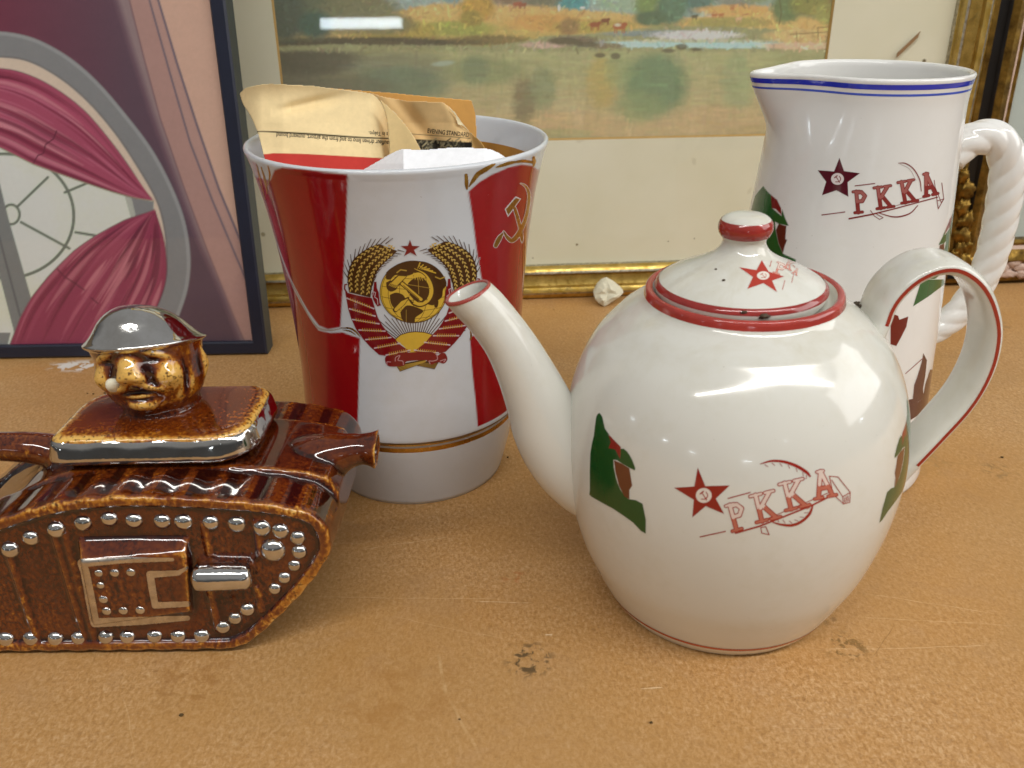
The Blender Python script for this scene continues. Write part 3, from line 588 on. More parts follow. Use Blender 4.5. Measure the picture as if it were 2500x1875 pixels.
def turned_hit(axis, rfun, lift=0.0):         # canvas in (degrees, millimetres of height)
    def h(U, Z):
        th = np.radians(U); z = Z/1000.0; r = rfun(z); dr = (rfun(z+4e-4)-rfun(z-4e-4))/8e-4
        P = axis.pt(r, z, th); N = np.cos(th)[:, None]*axis.a+np.sin(th)[:, None]*axis.b-dr[:, None]*axis.n
        return P, N/np.linalg.norm(N, axis=1)[:, None]
    return h
VH = turned_hit(AV, outer_r); SV = Surface([vb])
def uv_of(surf, axis, pts):                   # pixel outline -> degrees and mm on the turned form
    P, _ = surf.px([p_[0] for p_ in pts], [p_[1] for p_ in pts]); r_, z_, th = axis.coords(P); return np.stack([np.degrees(th), z_*1000], 1)
def ring(name, axis, rfun, za, zb, mat, parent, lift, col=None, n=192):
    z = np.linspace(za, zb, 4); R = rfun(z)+lift
    o = turned(name, axis, list(zip(R, z)), mat, parent, n, None, False)
    if col is not None: set_color(o, np.repeat(lin(col)[None], len(o.data.vertices), 0))
    return o
ring('gold_line', AV, outer_r, 0.0394, 0.0420, M_GOLD, vase, 8e-5); ring('gold_line', AV, outer_r, 0.0431, 0.0439, M_GOLD, vase, 8e-5)
ring('gold_line', AV, outer_r, 0.0459, 0.0472, metal('gilding_worn', '#8d7650', 0.45, 0.1, 200, '#a99a80'), vase, 6e-5)
inr = lambda z: np.interp(z, [p_[1] for p_ in innr[::-1]], [p_[0] for p_ in innr[::-1]])
gi = ring('inner_gold_band', AV, inr, 0.1705, 0.1785, plain('amber_enamel', '#b07a25', 0.3, 0.2, 60), vase, -1e-4)
k2 = lambda pts: [(550+x*0.6508, 180+y*0.6508) for x, y in pts]
def uvp(pts): return uv_of(SV, AV, k2(pts))
RED = '#9a0c15'
cv = Canvas(-250, 48, 62, 191, 0.62)          # theta: -90 faces the viewer
def flag(edge, far, top=None):
    return np.vstack([edge, far])
e = uvp([(458, 378), (456, 500), (447, 700), (432, 950)]); b = uvp([(432, 950), (386, 958), (352, 945), (312, 890), (275, 825), (245, 765)]); tL = uvp([(170, 400), (185, 362), (215, 352), (300, 358), (458, 378)])
up_left = np.vstack([e, b[1:], [[b[-1][0]-12, b[-1][1]+22], [b[-1][0]-40, b[-1][1]+30], [tL[0][0]-45, 150], [tL[0][0]-30, 176], [tL[0][0]-10, 181]], tL])
cv.poly(up_left, RED)
lo = uvp([(505, 992), (503, 1080), (500, 1180), (497, 1300)]); tp = uvp([(250, 795), (285, 862), (318, 915), (350, 962), (392, 972), (440, 970), (505, 992)])
cv.poly(np.vstack([lo, [[lo[-1][0], 49.5], [-245, 49.5], [-245, 105], [tp[0][0]-12, tp[0][1]+18]], tp]), RED)
e2 = uvp([(912, 442), (930, 560), (945, 680), (962, 775)]); t2 = uvp([(912, 442), (955, 405), (1000, 378), (1060, 352), (1110, 340), (1150, 345)])
cv.poly(np.vstack([t2, [[t2[-1][0]+8, t2[-1][1]-4], [t2[-1][0]+45, 168], [58, 165], [58, 110], [e2[-1][0]+30, 104]], e2[::-1]]), RED)
l2 = uvp([(918, 992), (925, 1100), (938, 1220), (945, 1300)]); 
cv.poly(np.vstack([l2, [[l2[-1][0], 49.5], [58, 49.5], [58, 108], [l2[0][0]+30, 106], [l2[0][0]+8, l2[0][1]+4]]]), RED)
cv.rgb *= (0.93+0.14*fbm(cv.X*0.25, cv.Y*0.05, 4, 3))[..., None]
decal('red_flag_panels', cv, VH, M_PAINT, vase, 5e-5, under='#d0d4d9', label='deep red painted flag panels')
# gilt outlines, hammer and sickle, drawn cords (pixel canvas on the vase)
gold = Canvas(590, 385, 1335, 800, 0.9); white = Canvas(590, 385, 1345, 800, 0.9)
k6 = lambda pts: [(1100+x*0.1688, 360+y*0.1688) for x, y in pts]
def both(pts, w, sm=6, extra=2.6):
    white.stroke(pts, np.asarray(w)+extra, '#d8cfd0', 1, None, sm); gold.stroke(pts, w, '#ffffff', 1, None, sm)
both(k6([(1010, 520), (1060, 542), (1110, 600), (1133, 700), (1122, 850), (1085, 1020), (1030, 1160), (960, 1280), (885, 1345), (820, 1300), (765, 1215)]), [1, 4, 6, 7, 7, 8, 10, 11, 10, 8, 3])
both(k6([(748, 1250), (700, 1320), (650, 1420)]), [5, 11, 9]); both(k6([(925, 880), (965, 1010), (1000, 1150), (1025, 1290), (1030, 1370)]), [7, 8, 8, 8, 2])
white.poly(k6([(938, 705), (1020, 740), (828, 1010), (780, 890)]), '#d8cfd0'); gold.poly(k6([(942, 728), (1000, 750), (832, 980), (798, 893)]), '#ffffff')
decal('pale_outline', white, SV.px, M_PAINT, vase, 9e-5)
decal('hammer_and_sickle', gold, SV.px, M_GOLD, vase, 1.2e-4, label='gold hammer and sickle on red')
def gilt_stroke(pts, w, sm):
    q = np.array(pts); g_ = Canvas(q[:, 0].min()-8, q[:, 1].min()-8, q[:, 0].max()+8, q[:, 1].max()+8, 0.9); g_.stroke(pts, w, '#ffffff', 1, None, sm); decal('gilt_cord', g_, SV.px, M_GOLD, vase, 1.2e-4)
for pts, w in (([(224, 400), (231, 530), (235, 600)], [8, 9, 4]), ([(270, 560), (330, 470), (400, 380), (500, 320), (600, 260), (640, 240)], [3, 9, 11, 11, 7, 3]), ([(660, 285), (740, 260), (850, 225), (960, 205)], [3, 7, 8, 4]), ([(960, 205), (1060, 195), (1190, 215)], [6, 7, 6]), ([(1200, 140), (1205, 200), (1200, 270)], [6, 9, 4])):
    gilt_stroke(k6(pts), w, 6)
for pts, w in (([(432, 953), (470, 955), (495, 972), (507, 988)], [1, 4, 4, 1]), ([(440, 960), (470, 966), (490, 980)], [1, 3, 1]), ([(917, 950), (922, 985), (918, 1000)], [1, 5, 2]), ([(135, 350), (150, 400), (158, 450)], [3, 5, 2]), ([(118, 340), (130, 390), (150, 470)], [2, 4, 2]), ([(160, 345), (168, 380), (160, 420)], [2, 4, 1])):
    gilt_stroke(k2(pts), w, 5)
cord = Canvas(690, 640, 890, 830, 0.9); cord.stroke(k2([(228, 750), (262, 808), (292, 868), (318, 915), (345, 950), (370, 960), (400, 962), (432, 956)]), [1.5, 2.5, 3, 3, 4, 5, 4, 2], '#b6a59c', 1, None, 6)
decal('flag_edge_line', cord, SV.px, M_PAINT, vase, 1.0e-4)
# --- crest
ke = lambda x, y: (800+x*0.22304, 560+y*0.22304)
def E_(pts): return [ke(x, y) for x, y in pts]
def mir(pts): return [(1850-x, y-0.042*(1850-2*x)) for x, y in pts]
BR, YE, DR = '#472a0d', '#d9b23c', '#7d1218'
S_ = 0.22304
cr = Canvas(838, 575, 1172, 912, 0.8)
def sheaf(f):
    o_ = interp_line(smooth_line([(235, 690), (222, 600), (218, 510), (245, 400), (290, 320), (370, 250), (460, 195), (560, 160), (680, 150)], 8), 60)
    i_ = interp_line(smooth_line([(470, 745), (485, 640), (510, 540), (545, 460), (600, 390), (660, 330), (720, 280), (760, 235), (790, 200)], 8), 60)
    cr.poly(E_(f(np.vstack([o_[:52], i_[::-1][4:]]).tolist())), BR)
    rr = np.random.default_rng(2)
    for k in range(8, 60, 4):                 # awns
        p0 = o_[k]; d = o_[min(k+1, 59)]-o_[k-1]; d = d/np.linalg.norm(d); nrm = np.array([d[1], -d[0]]); nrm = nrm if nrm[1] < 0 else -nrm
        v = d*0.8+nrm*0.55; cr.stroke(E_(f([tuple(p0), tuple(p0+v*rr.uniform(80, 125))])), [2.6, 1.4], BR)
        p0 = i_[k]; cr.stroke(E_(f([tuple(p0), tuple(p0+(d*0.9-nrm*0.25)*rr.uniform(40, 80))])), [2.4, 1.2], BR)
    for row in range(4):
        t = 0.12+0.25*row; q = o_*(1-t)+i_*t; last = (50, 56, 57, 50)[row]
        for k in range(2+row % 2, last, 4):
            d = q[min(k+1, 59)]-q[k-1]; a = math.atan2(d[1], d[0])
            for s in (-1, 1):
                nx = q[k]+np.array([-math.sin(a), math.cos(a)])*s*15+np.array([math.cos(a), math.sin(a)])*s*9
                tip = nx+np.array([math.cos(a+s*-0.45), math.sin(a-0.45*s)])*30
                cr.stroke(E_(f([tuple(nx), tuple((nx+tip)/2), tuple(tip)])), [2.0, 3.9, 1.2], '#cfae58')
sheaf(lambda p_: p_); sheaf(mir)
# sun rays
for k in range(31):
    a = math.radians(-158+k*(136/30)); c0 = (962, 1340); r0 = 228; r1 = (470 if k % 2 else 400)+60*abs(k-15)/15
    cr.stroke(E_([(c0[0]+r0*1.15*math.cos(a), c0[1]+r0*math.sin(a)), (c0[0]+r1*math.cos(a)*1.15, c0[1]+r1*math.sin(a))]), [2.2, 1.9], BR)
sun = [(735, 1205), (800, 1152), (880, 1127), (960, 1118), (1060, 1125), (1140, 1150), (1190, 1175), (1120, 1235), (1060, 1290), (1040, 1345), (900, 1345), (830, 1275)]
cr.poly(E_(sun), YE); cr.stroke(E_(sun[:7]), 2.0, BR)
# globe
cx, cy = ke(938, 683); cr.ell(cx, cy, 368*S_, 343*S_, BR); cr.ell(cx, cy, 360*S_, 335*S_, '#dcb641')
for k in range(-3, 4):
    cr.stroke(E_([(938+360*math.sin(math.radians(25*k))*math.cos(u), 683+335*math.sin(u)) for u in np.linspace(-1.5, 1.5, 22)]), 1.1, BR)
for yy in (-0.55, -0.2, 0.15, 0.5, 0.75):
    w = math.sqrt(1-yy*yy); cr.stroke(E_([(938+360*w*s, 683+335*yy+40*(1-s*s)) for s in np.linspace(-0.98, 0.98, 16)]), 1.1, BR)
for land in ([(640, 470), (690, 425), (790, 372), (930, 345), (1080, 358), (1200, 425), (1275, 520), (1300, 600), (1262, 660), (1250, 735), (1190, 790), (1150, 830), (1080, 800), (1130, 700), (1120, 590), (1050, 500), (985, 470), (900, 500), (860, 505), (740, 500), (690, 545), (640, 540)],
             [(930, 540), (1020, 520), (1095, 590), (1112, 690), (1075, 770), (1010, 800), (960, 780), (900, 720), (860, 650), (880, 590)],
             [(680, 715), (750, 690), (830, 720), (850, 790), (800, 860), (730, 860), (690, 800)], [(795, 905), (870, 830), (1000, 862), (1045, 900), (960, 965), (950, 1018), (880, 1022), (815, 985)], [(640, 580), (700, 560), (760, 640), (700, 680), (650, 650)], [(1160, 800), (1210, 780), (1200, 850), (1170, 850)]):
    cr.poly(E_(land), BR, 1, None, 4)
for pts, w in (([(760, 470), (800, 440), (860, 450)], 3), ([(1000, 395), (1040, 420), (1100, 440)], 2.5), ([(1180, 520), (1230, 540), (1280, 520)], 3), ([(900, 640), (890, 760)], 1.4), ([(990, 520), (1000, 790)], 1.2), ([(870, 600), (1110, 640)], 1.2), ([(860, 880), (860, 1010)], 1.0)): cr.stroke(E_(pts), w, '#b8953a')
for k in range(6): cr.stroke(E_([(985+k*18, 425+k*4), (1010+k*34, 365+k*22)]), [1.2, 3], YE)
for k in range(6): cr.stroke(E_([(945+k*14, 480+k*2), (900+k*28, 540+k*4)]), [3, 1], YE)
cr.stroke(E_([(945, 425), (1060, 480), (1125, 570), (1148, 680), (1110, 780), (1020, 832), (940, 815), (895, 770)]), [2, 6, 9, 10, 9, 8, 7, 4], BR, 1, None, 6)
cr.stroke(E_([(950, 428), (1060, 485), (1120, 575), (1140, 680), (1104, 775), (1018, 825), (942, 808)]), [1, 3.5, 6, 7, 6, 5, 3], YE, 1, None, 6)
cr.stroke(E_([(880, 750), (820, 800), (740, 880)]), [6, 15, 12], BR); cr.stroke(E_([(872, 762), (820, 806), (748, 876)]), [2.5, 10.5, 8], YE)
cr.stroke(E_([(808, 585), (1030, 772)]), 12, BR); cr.stroke(E_([(815, 592), (1022, 765)]), 7, YE); cr.stroke(E_([(830, 612), (1000, 760)]), 1.6, BR)
cr.poly(E_([(652, 605), (768, 498), (875, 505), (745, 655)]), BR); cr.poly(E_([(690, 590), (775, 508), (862, 513), (760, 612)]), YE)
for k in range(6): cr.stroke(E_([(672+k*13, 612+k*5), (690+k*16, 585+k*6)]), 1.4, YE)
# ribbons
def ribbon(f):
    body = [(185, 625), (205, 760), (225, 870), (260, 980), (310, 1090), (380, 1190), (460, 1280), (560, 1370), (640, 1385), (760, 1380), (905, 1335), (780, 1250), (740, 1200), (660, 1130), (600, 1050), (550, 960), (520, 870), (492, 770), (482, 748), (340, 722), (212, 690)]
    cr.poly(E_(f(body)), DR); cr.stroke(E_(f([(212, 690), (186, 650), (190, 605), (210, 600)])), 3.4, DR)
    for a, b in zip([(212, 752), (240, 868), (275, 985), (345, 1100), (418, 1205), (515, 1298), (640, 1375)], [(505, 866), (520, 948), (562, 1032), (628, 1112), (692, 1182), (790, 1246), (900, 1322)]):
        A, B = np.array(a), np.array(b); 
        cr.stroke(E_(f([tuple(A), tuple(A*0.8+B*0.2), tuple(A*0.2+B*0.8), tuple(B)])), [3.4, 1.6, 1.6, 3.4], '#d3c3c8')
        for t in np.linspace(0.15, 0.85, 9):
            q = A*(1-t)+B*t; cr.stroke(E_(f([(q[0], q[1]+6), (q[0]-6, q[1]-20)])), [2.4, 1.0], YE)
    cr.poly(E_(f([(508, 572), (535, 572), (540, 640), (560, 690), (570, 800), (585, 830), (545, 842), (515, 800), (500, 770), (482, 700), (500, 670)])), DR)
    cr.stroke(E_(f([(495, 720), (500, 680), (525, 690), (515, 740), (545, 760), (550, 820)])), 1.5, '#d3c3c8')
ribbon(lambda p_: p_); ribbon(mir)
cr.poly(E_([(742, 1480), (790, 1556), (1085, 1450), (1060, 1420)]), BR); cr.poly(E_([(970, 1490), (1170, 1530), (1215, 1450), (1100, 1430)]), BR)
for k in range(4): cr.stroke(E_([(765+k*8, 1500+k*14), (1070, 1436+k*4)]), 1.7, '#b8953a'); cr.stroke(E_([(1000+k*10, 1490-k*8), (1175+k*8, 1515-k*14)]), 1.4, '#9a7a35')
cr.poly(E_([(775, 1345), (900, 1345), (1040, 1338), (1150, 1342), (1200, 1380), (1240, 1352), (1285, 1355), (1310, 1420), (1270, 1468), (1200, 1452), (1130, 1482), (1080, 1432), (900, 1440), (850, 1455), (830, 1492), (680, 1500), (632, 1455), (640, 1385), (740, 1380)]), DR, 1, None, 3)
for pts in ([(740, 1440), (745, 1400), (790, 1380), (770, 1430), (820, 1440), (830, 1480)], [(1190, 1360), (1200, 1420), (1150, 1440), (1110, 1440), (1120, 1470)], [(650, 1480), (650, 1450), (690, 1450)], [(1230, 1440), (1290, 1420), (1270, 1450)]): cr.stroke(E_(pts), 1.7, '#c79aa0', 1, None, 5)
star = [(900, 112), (925, 178), (1008, 183), (945, 225), (974, 288), (905, 253), (836, 290), (862, 225), (800, 180), (878, 178)]
cr.poly(E_(star), DR)
decal('state_crest', cr, SV.px, M_PAINT, vase, 1.6e-4, under='#d0d4d9', label='wheat, ribbon, globe and star crest in brown, yellow and dark red')

# ------------------------------------------------------------------ papers standing in the vase
def paper_mat(name, rough=0.8):
    t = NT(name); p = t.pos(); c = t.attr('Col'); c = t.mix(0.16, c, t.ramp(t.noise(300, 5, 0.65, p), [(0.3, 0.45), (0.7, 1.0)]), 'MULTIPLY'); t.base(c)
    t.set(Roughness=rough, Specular__IOR__Level=0.25); t.bump(t.noise(500, 3, 0.6, p), 0.08, 0.0002); return t.m
M_NEWS = paper_mat('newsprint'); M_WHITE = paper_mat('white_paper', 0.7)
kp = lambda pts: [(560+x*0.3617, 180+y*0.3617) for x, y in pts]
def crease(x, y, a, b, sharp):                # signed fold along the line a-b
    ex, ey = b[0]-a[0], b[1]-a[1]; l = math.hypot(ex, ey); d = ((x-a[0])*ey-(y-a[1])*ex)/l; return np.sqrt(d*d+sharp*sharp)-sharp
def sheet(name, outline, col, depth, parent, mat, extra=None, st=1.8):
    P = np.array(outline); cv = Canvas(P[:, 0].min()-4, P[:, 1].min()-4, P[:, 0].max()+4, P[:, 1].max()+4, st); cv.poly(outline, col)
    if extra: a = cv.a.copy(); extra(cv); cv.a = a
    def hit(X, Y):
        Pt = at_y(X, Y, depth(X, Y)); e = 0.8
        dx = at_y(X+e, Y, depth(X+e, Y))-at_y(X-e, Y, depth(X-e, Y)); dy = at_y(X, Y+e, depth(X, Y+e))-at_y(X, Y-e, depth(X, Y-e))
        N = np.cross(dy, dx); return Pt, -N/np.linalg.norm(N, axis=1)[:, None]*np.sign((N*ray(X, Y)).sum(1))[:, None]
    o = decal(name, cv, hit, mat, parent, 0.0); o.data.normals_split_custom_set([(0, 0, 0)]*len(o.data.loops))
    s = o.modifiers.new('thickness', 'SOLIDIFY'); s.thickness = 0.00012; s.offset = -1
    return o, hit
def text_on(body, size_px, x, y, ang, hit, parent, mat, squeeze=1.0, lift=1.2e-4, name='lettering'):
    c = bpy.data.curves.new('type', 'FONT'); c.body = body; c.offset = 0.008; c.size = 1.0; c.align_x = 'LEFT'; c.resolution_u = 2
    tmp = bpy.data.objects.new('type', c); me = tmp.to_mesh(); v = np.array([w.co[:2] for w in me.vertices]); f = [list(p_.vertices) for p_ in me.polygons]; tmp.to_mesh_clear(); bpy.data.objects.remove(tmp); bpy.data.curves.remove(c)
    bm = bmesh.new(); vs = [bm.verts.new((a, b, 0)) for a, b in v]
    for q in f:
        try: bm.faces.new([vs[i] for i in q])
        except ValueError: pass
    me2 = bpy.data.meshes.new('t'); bm.to_mesh(me2); bm.free()
    u = v[:, 0]*size_px*squeeze; w = -v[:, 1]*size_px; X = x+u*math.cos(ang)-w*math.sin(ang); Y = y+u*math.sin(ang)+w*math.cos(ang)
    P, N = hit(X, Y); f2 = [list(p_.vertices) for p_ in me2.polygons]; bpy.data.meshes.remove(me2)
    return mesh_obj(name, P+N*lift, f2, mat, parent, False)
news = thing('newspaper', 'creased yellowed newspaper page stuffed upright in the vase', 'newspaper', tuple(AV.pt(0.0, 0.0482, 0.0)))
INK = plain('newsprint_ink', '#2c2416', 0.8, 0.3, 400)
# rear sheet
def d_back(x, y): return 0.4720+0.00002*(x-900)+0.00006*(300-y)*0.3+0.0015*np.sin((x-700)/60)
back_o, _ = sheet('rear_leaf', kp([(480, 140), (540, 88), (620, 92), (700, 99), (900, 115), (1100, 130), (1350, 155), (1500, 168), (1634, 180), (1650, 230), (1664, 290), (1666, 350), (1668, 420), (1640, 560), (1600, 800), (700, 800), (600, 400)]), '#dba55a', d_back, news, M_NEWS)
# right leaf with the running head
def d_right(x, y): return 0.4600-0.00004*(x-930)+0.010*np.clip((x-1085)/60, 0, 1)**2*0.5+0.0025*np.exp(-((x-960-(y-230)*0.8)/22)**2)+0.0022*np.exp(-((x-1105-(y-260)*0.55)/14)**2)-0.000035*np.clip(300-y, 0, 99)+0.0012*np.sin(x/17+y/29)*np.clip((x-950)/60, 0, 1)*0.5
def pr(cv):
    cv.stroke(kp([(1225, 407), (1400, 418), (1625, 436)]), 1.6, '#5e4a2a'); r_ = np.random.default_rng(8)
    ph = kp([(1255, 442), (1400, 448), (1636, 466), (1640, 620), (1330, 620)]); cv.poly(ph, '#3c382c')
    for i in range(260):
        x, y = r_.uniform(1020, 1155), r_.uniform(342, 400); a = r_.choice([0.9, -0.6, 1.3, 2.4]); l = r_.uniform(3, 14)
        cv.stroke([(x, y), (x+l*math.cos(a), y+l*math.sin(a))], r_.uniform(1.5, 4), ['#8f8568', '#1f1c16', '#b3a57e', '#5a5442'][r_.integers(0, 4)], 0.8)
    cv.poly(kp([(1585, 460), (1637, 464), (1640, 620), (1590, 620)]), '#16130f')
    cv.poly(kp([(1640, 400), (1760, 520), (1760, 640), (1645, 640)]), '#d8ab66')
rl, hitR = sheet('right_leaf', kp([(960, 128), (1010, 150), (1200, 185), (1440, 192), (1490, 228), (1525, 275), (1537, 312), (1560, 352), (1618, 390), (1660, 425), (1705, 468), (1730, 510), (1720, 640), (1700, 800), (1000, 800), (1000, 400)]), '#eac58a', d_right, news, M_NEWS, pr)
text_on('EVENING STANDARD', 15.5, 1043, 324, 0.105, hitR, news, INK, 0.68)
# torn pale edge of the right leaf
def d_torn(x, y): return d_right(x, y)-0.0018
sheet('torn_edge', kp([(1478, 222), (1520, 258), (1570, 330), (1605, 372), (1622, 388), (1612, 384), (1575, 352), (1545, 345), (1534, 315), (1530, 285)]), '#f6e4b8', d_torn, news, M_NEWS, None, 1.0)
# front leaf, printed upside down
def d_front(x, y):
    return 0.4260+0.00010*(380-y)+0.00001*(x-760)+0.0028*np.exp(-((y-262+0.22*(x-720))/14)**2)*np.clip((860-x)/90, 0, 1)*np.clip((x-660)/50, 0, 1)+0.016*np.clip((x-898)/52, 0, 1)**2.2+0.014*np.clip((640-x)/55, 0, 1)**2-0.004*np.clip((250-y)/45, 0, 1)**2+0.0016*np.sin((x-600)/44)*np.clip((y-300)/60, 0, 1)+crease(x, y, (690, 205), (690, 380), 5)*0.000035+0.00004*np.abs(y-300)*0
def pf(cv):
    r0 = kp([(225, 545), (300, 536), (480, 540), (640, 548), (860, 560), (1120, 575), (1120, 900), (200, 900)]); cv.poly(r0, '#c23a32')
    cv.stroke(kp([(180, 391), (260, 391), (500, 404), (700, 418), (900, 431), (1100, 438)]), [2.2, 3.0, 4.2, 4.2, 3.6, 3], '#2e2a18', 1, None, 4)
fl, hitF = sheet('front_leaf', kp([(70, 135), (82, 118), (110, 96), (190, 76), (280, 68), (400, 75), (560, 82), (690, 100), (800, 112), (880, 121), (960, 135), (995, 160), (1020, 190), (1050, 250), (1066, 310), (1076, 400), (1080, 545), (1075, 800), (330, 800), (260, 640), (235, 560), (215, 480), (190, 390), (160, 320), (130, 262), (95, 210), (84, 185)]), '#f1d8a4', d_front, news, M_NEWS, pf)
text_on('Chauffeur driven limo to and from the airport, outward bound', 16.5, 962, 345, math.pi+0.075, hitF, news, INK, 0.685)
text_on('abroad: limos in Tokyo.', 14.5, 1010, 323.5, math.pi+0.05, lambda X, Y: hitF(np.minimum(X, 950), Y), news, INK, 0.72) if False else text_on('s in Tokyo.', 14.5, 947, 323, math.pi+0.05, hitF, news, INK, 0.72)
# folded-over flap between the two leaves
def d_flap(x, y): return 0.4430-0.00012*(x-950)*0+0.010*np.clip((x-945)/85, 0, 1)**1.5+0.0018*np.sin((x-940)/18)
sheet('folded_flap', kp([(1012, 170), (1040, 195), (1075, 225), (1115, 262), (1155, 305), (1200, 360), (1245, 425), (1275, 480), (1300, 530), (1320, 640), (1330, 800), (1078, 800), (1082, 545), (1076, 400), (1064, 300), (1044, 235)]), '#f2d498', d_flap, news, M_NEWS)
# white paper in front
def d_white(x, y): return 0.3990+0.00022*(430-y)+0.012*np.clip((x-1180)/60, 0, 1)**1.6+0.030*np.clip((985-x)/105, 0, 1)+0.0004*np.abs(y-400)*0.1+0.001*np.sin(x/50)
wp = thing('white_paper', 'folded white paper tucked in the vase in front of newspaper', 'paper', tuple(AV.pt(0.03, 0.0482, -1.57)))
sheet('folded_sheet', kp([(760, 730), (890, 655), (1000, 592), (1080, 545), (1130, 520), (1170, 508), (1240, 512), (1310, 515), (1400, 507), (1480, 500), (1600, 500), (1720, 503), (1770, 512), (1820, 535), (1880, 575), (1900, 640), (1880, 800), (1000, 900), (760, 860)]), '#f6f7fa', d_white, wp, M_WHITE)
# ------------------------------------------------------------------ shared decoration
def slab_letter(cv, ch, cx, cy, w, h, rot, line, fill_top, fill_low, lw):
    S = {'P': [[(0.3, 0), (0.3, 1)], [(0.3, 0.95), (0.62, 0.95), (0.82, 0.75), (0.62, 0.52), (0.3, 0.52)]],
         'K': [[(0.27, 0), (0.27, 1)], [(0.27, 0.42), (0.78, 0.97)], [(0.42, 0.58), (0.8, 0.03)]],
         'A': [[(0.18, 0.02), (0.5, 1)], [(0.5, 1), (0.82, 0.02)], [(0.3, 0.35), (0.7, 0.35)]]}[ch]
    serif = {'P': [[(0.08, 0), (0.56, 0)], [(0.1, 1), (0.5, 1)]], 'K': [[(0.06, 0), (0.48, 0)], [(0.06, 1), (0.48, 1)], [(0.62, 0), (0.98, 0)], [(0.62, 1), (0.96, 1)]], 'A': [[(0.0, 0), (0.36, 0)], [(0.62, 0), (1.0, 0)], [(0.34, 1), (0.62, 1)]]}[ch]
    c, s = math.cos(rot), math.sin(rot)
    def tr(p_):
        u, v = (p_[0]-0.5)*w, (0.5-p_[1])*h; return (cx+u*c-v*s, cy+u*s+v*c)
    seg = S+serif; th = h*0.2
    for q in seg: cv.stroke([tr(p_) for p_ in q], th*(0.75 if q in serif else 1), line)
    for q in seg:
        k = 0.75 if q in serif else 1.0
        P = interp_line([tr(p_) for p_ in q], 9); Q = interp_line(q, 9)
        for i in range(8):
            cv.stroke([P[i], P[i+1]], max(th*k-2*lw, 1.0), fill_low if Q[i][1] < 0.48 else fill_top)
def logo(cv, k, star, circ, letters, lines, arcs, head, line, fill_top, fill_low, star_col, ring_col, lw, tick=True):
    cv.poly(k(star), star_col); (x, y, rx, ry) = circ; cx, cy = k([(x, y)])[0]; sx = k([(x+rx, y)])[0][0]-cx; sy = k([(x, y+ry)])[0][1]-cy
    cv.ell(cx, cy, sx, sy, ring_col)
    cv.stroke([(cx-sx*0.3, cy+sy*0.5), (cx+sx*0.25, cy+sy*0.45), (cx+sx*0.5, cy), (cx+sx*0.3, cy-sy*0.45)], lw*1.1, line, 1, None, 4)
    cv.stroke([(cx-sx*0.25, cy-sy*0.4), (cx+sx*0.35, cy+sy*0.6)], lw*1.1, line); cv.stroke([(cx-sx*0.45, cy-sy*0.2), (cx-sx*0.05, cy-sy*0.55)], lw*1.4, line)
    for pts, w in arcs:
        q = smooth_line(k(pts), 6); cv.stroke(q, np.interp(np.linspace(0, 1, len(q)), np.linspace(0, 1, len(w)), w), line)
        if tick:
            for i in range(2, len(q)-2, 4):
                d = q[i+1]-q[i-1]; d = d/np.linalg.norm(d); n_ = np.array([-d[1], d[0]])
                n_ = n_ if (n_@(np.mean(q, 0)-q[i])) > 0 else -n_
                cv.stroke([q[i]+n_*lw*2.2, q[i]+n_*lw*5+d*lw*2.5], lw*0.8, line, 0.9)
    for pts, w in lines: cv.stroke(k(pts), w, line)
    for pts in head: cv.stroke(k(pts), lw, line)
    for ch, x, y, w, h, rot in letters:
        cx, cy = k([(x, y)])[0]; s = k([(x+100, y)])[0][0]-cx; slab_letter(cv, ch, cx, cy, w*s/100, h*s/100, rot, line, fill_top, fill_low, lw)
def mirrored_soldier(src, axis, th_m, dz, name, parent, rfun, lift):
    me = src.data; P = np.array([v.co[:] for v in me.vertices]); r_, z_, th = axis.coords(P); th2 = 2*th_m-th; z2 = z_+dz
    o = src.copy(); o.data = me.copy(); COL.objects.link(o); o.name = name
    V = axis.pt(rfun(z2)+lift, z2, th2); o.data.vertices.foreach_set('co', V.astype(np.float32).ravel()); o.data.flip_normals()
    h = 4e-4; dr = (rfun(z2+h)-rfun(z2-h))/(2*h); N = np.cos(th2)[:, None]*axis.a+np.sin(th2)[:, None]*axis.b-dr[:, None]*axis.n
    o.data.normals_split_custom_set_from_vertices((N/np.linalg.norm(N, axis=1)[:, None]).tolist()); o.data.update(); return o
def tube(name, C, N_up, radii, mat, parent, n=40, lobes=0, twist=0.0, amp=0.0, flat=1.0, ends=True, side=None):
    """swept form along centre points C with side vector; radii in the two directions"""
    C = np.asarray(C); T_ = np.gradient(C, axis=0); T_ /= np.linalg.norm(T_, axis=1)[:, None]; ph = np.linspace(0, 2*math.pi, n+1)[:-1]; V = []
    s = np.r_[0, np.cumsum(np.linalg.norm(np.diff(C, axis=0), axis=1))]
    for i in range(len(C)):
        a = np.asarray(side, float); a = a-T_[i]*(a@T_[i]); a /= np.linalg.norm(a); b = np.cross(T_[i], a)
        k = 1+amp*np.abs(np.cos(0.5*lobes*(ph-twist*s[i])))-amp*0.6 if lobes else np.ones(n)
        V.append(C[i]+(radii[i]*k*np.cos(ph))[:, None]*a+(radii[i]*k*np.sin(ph)*flat)[:, None]*b)
    f = grid_faces(len(C), n, True).tolist()
    if ends: f.append(list(range(n))[::-1]); f.append([(len(C)-1)*n+k for k in range(n)])
    o = mesh_obj(name, np.array(V).reshape(-1, 3), f, mat, parent)
    bm = bmesh.new(); bm.from_mesh(o.data); bmesh.ops.recalc_face_normals(bm, faces=bm.faces); bm.to_mesh(o.data); bm.free(); return o

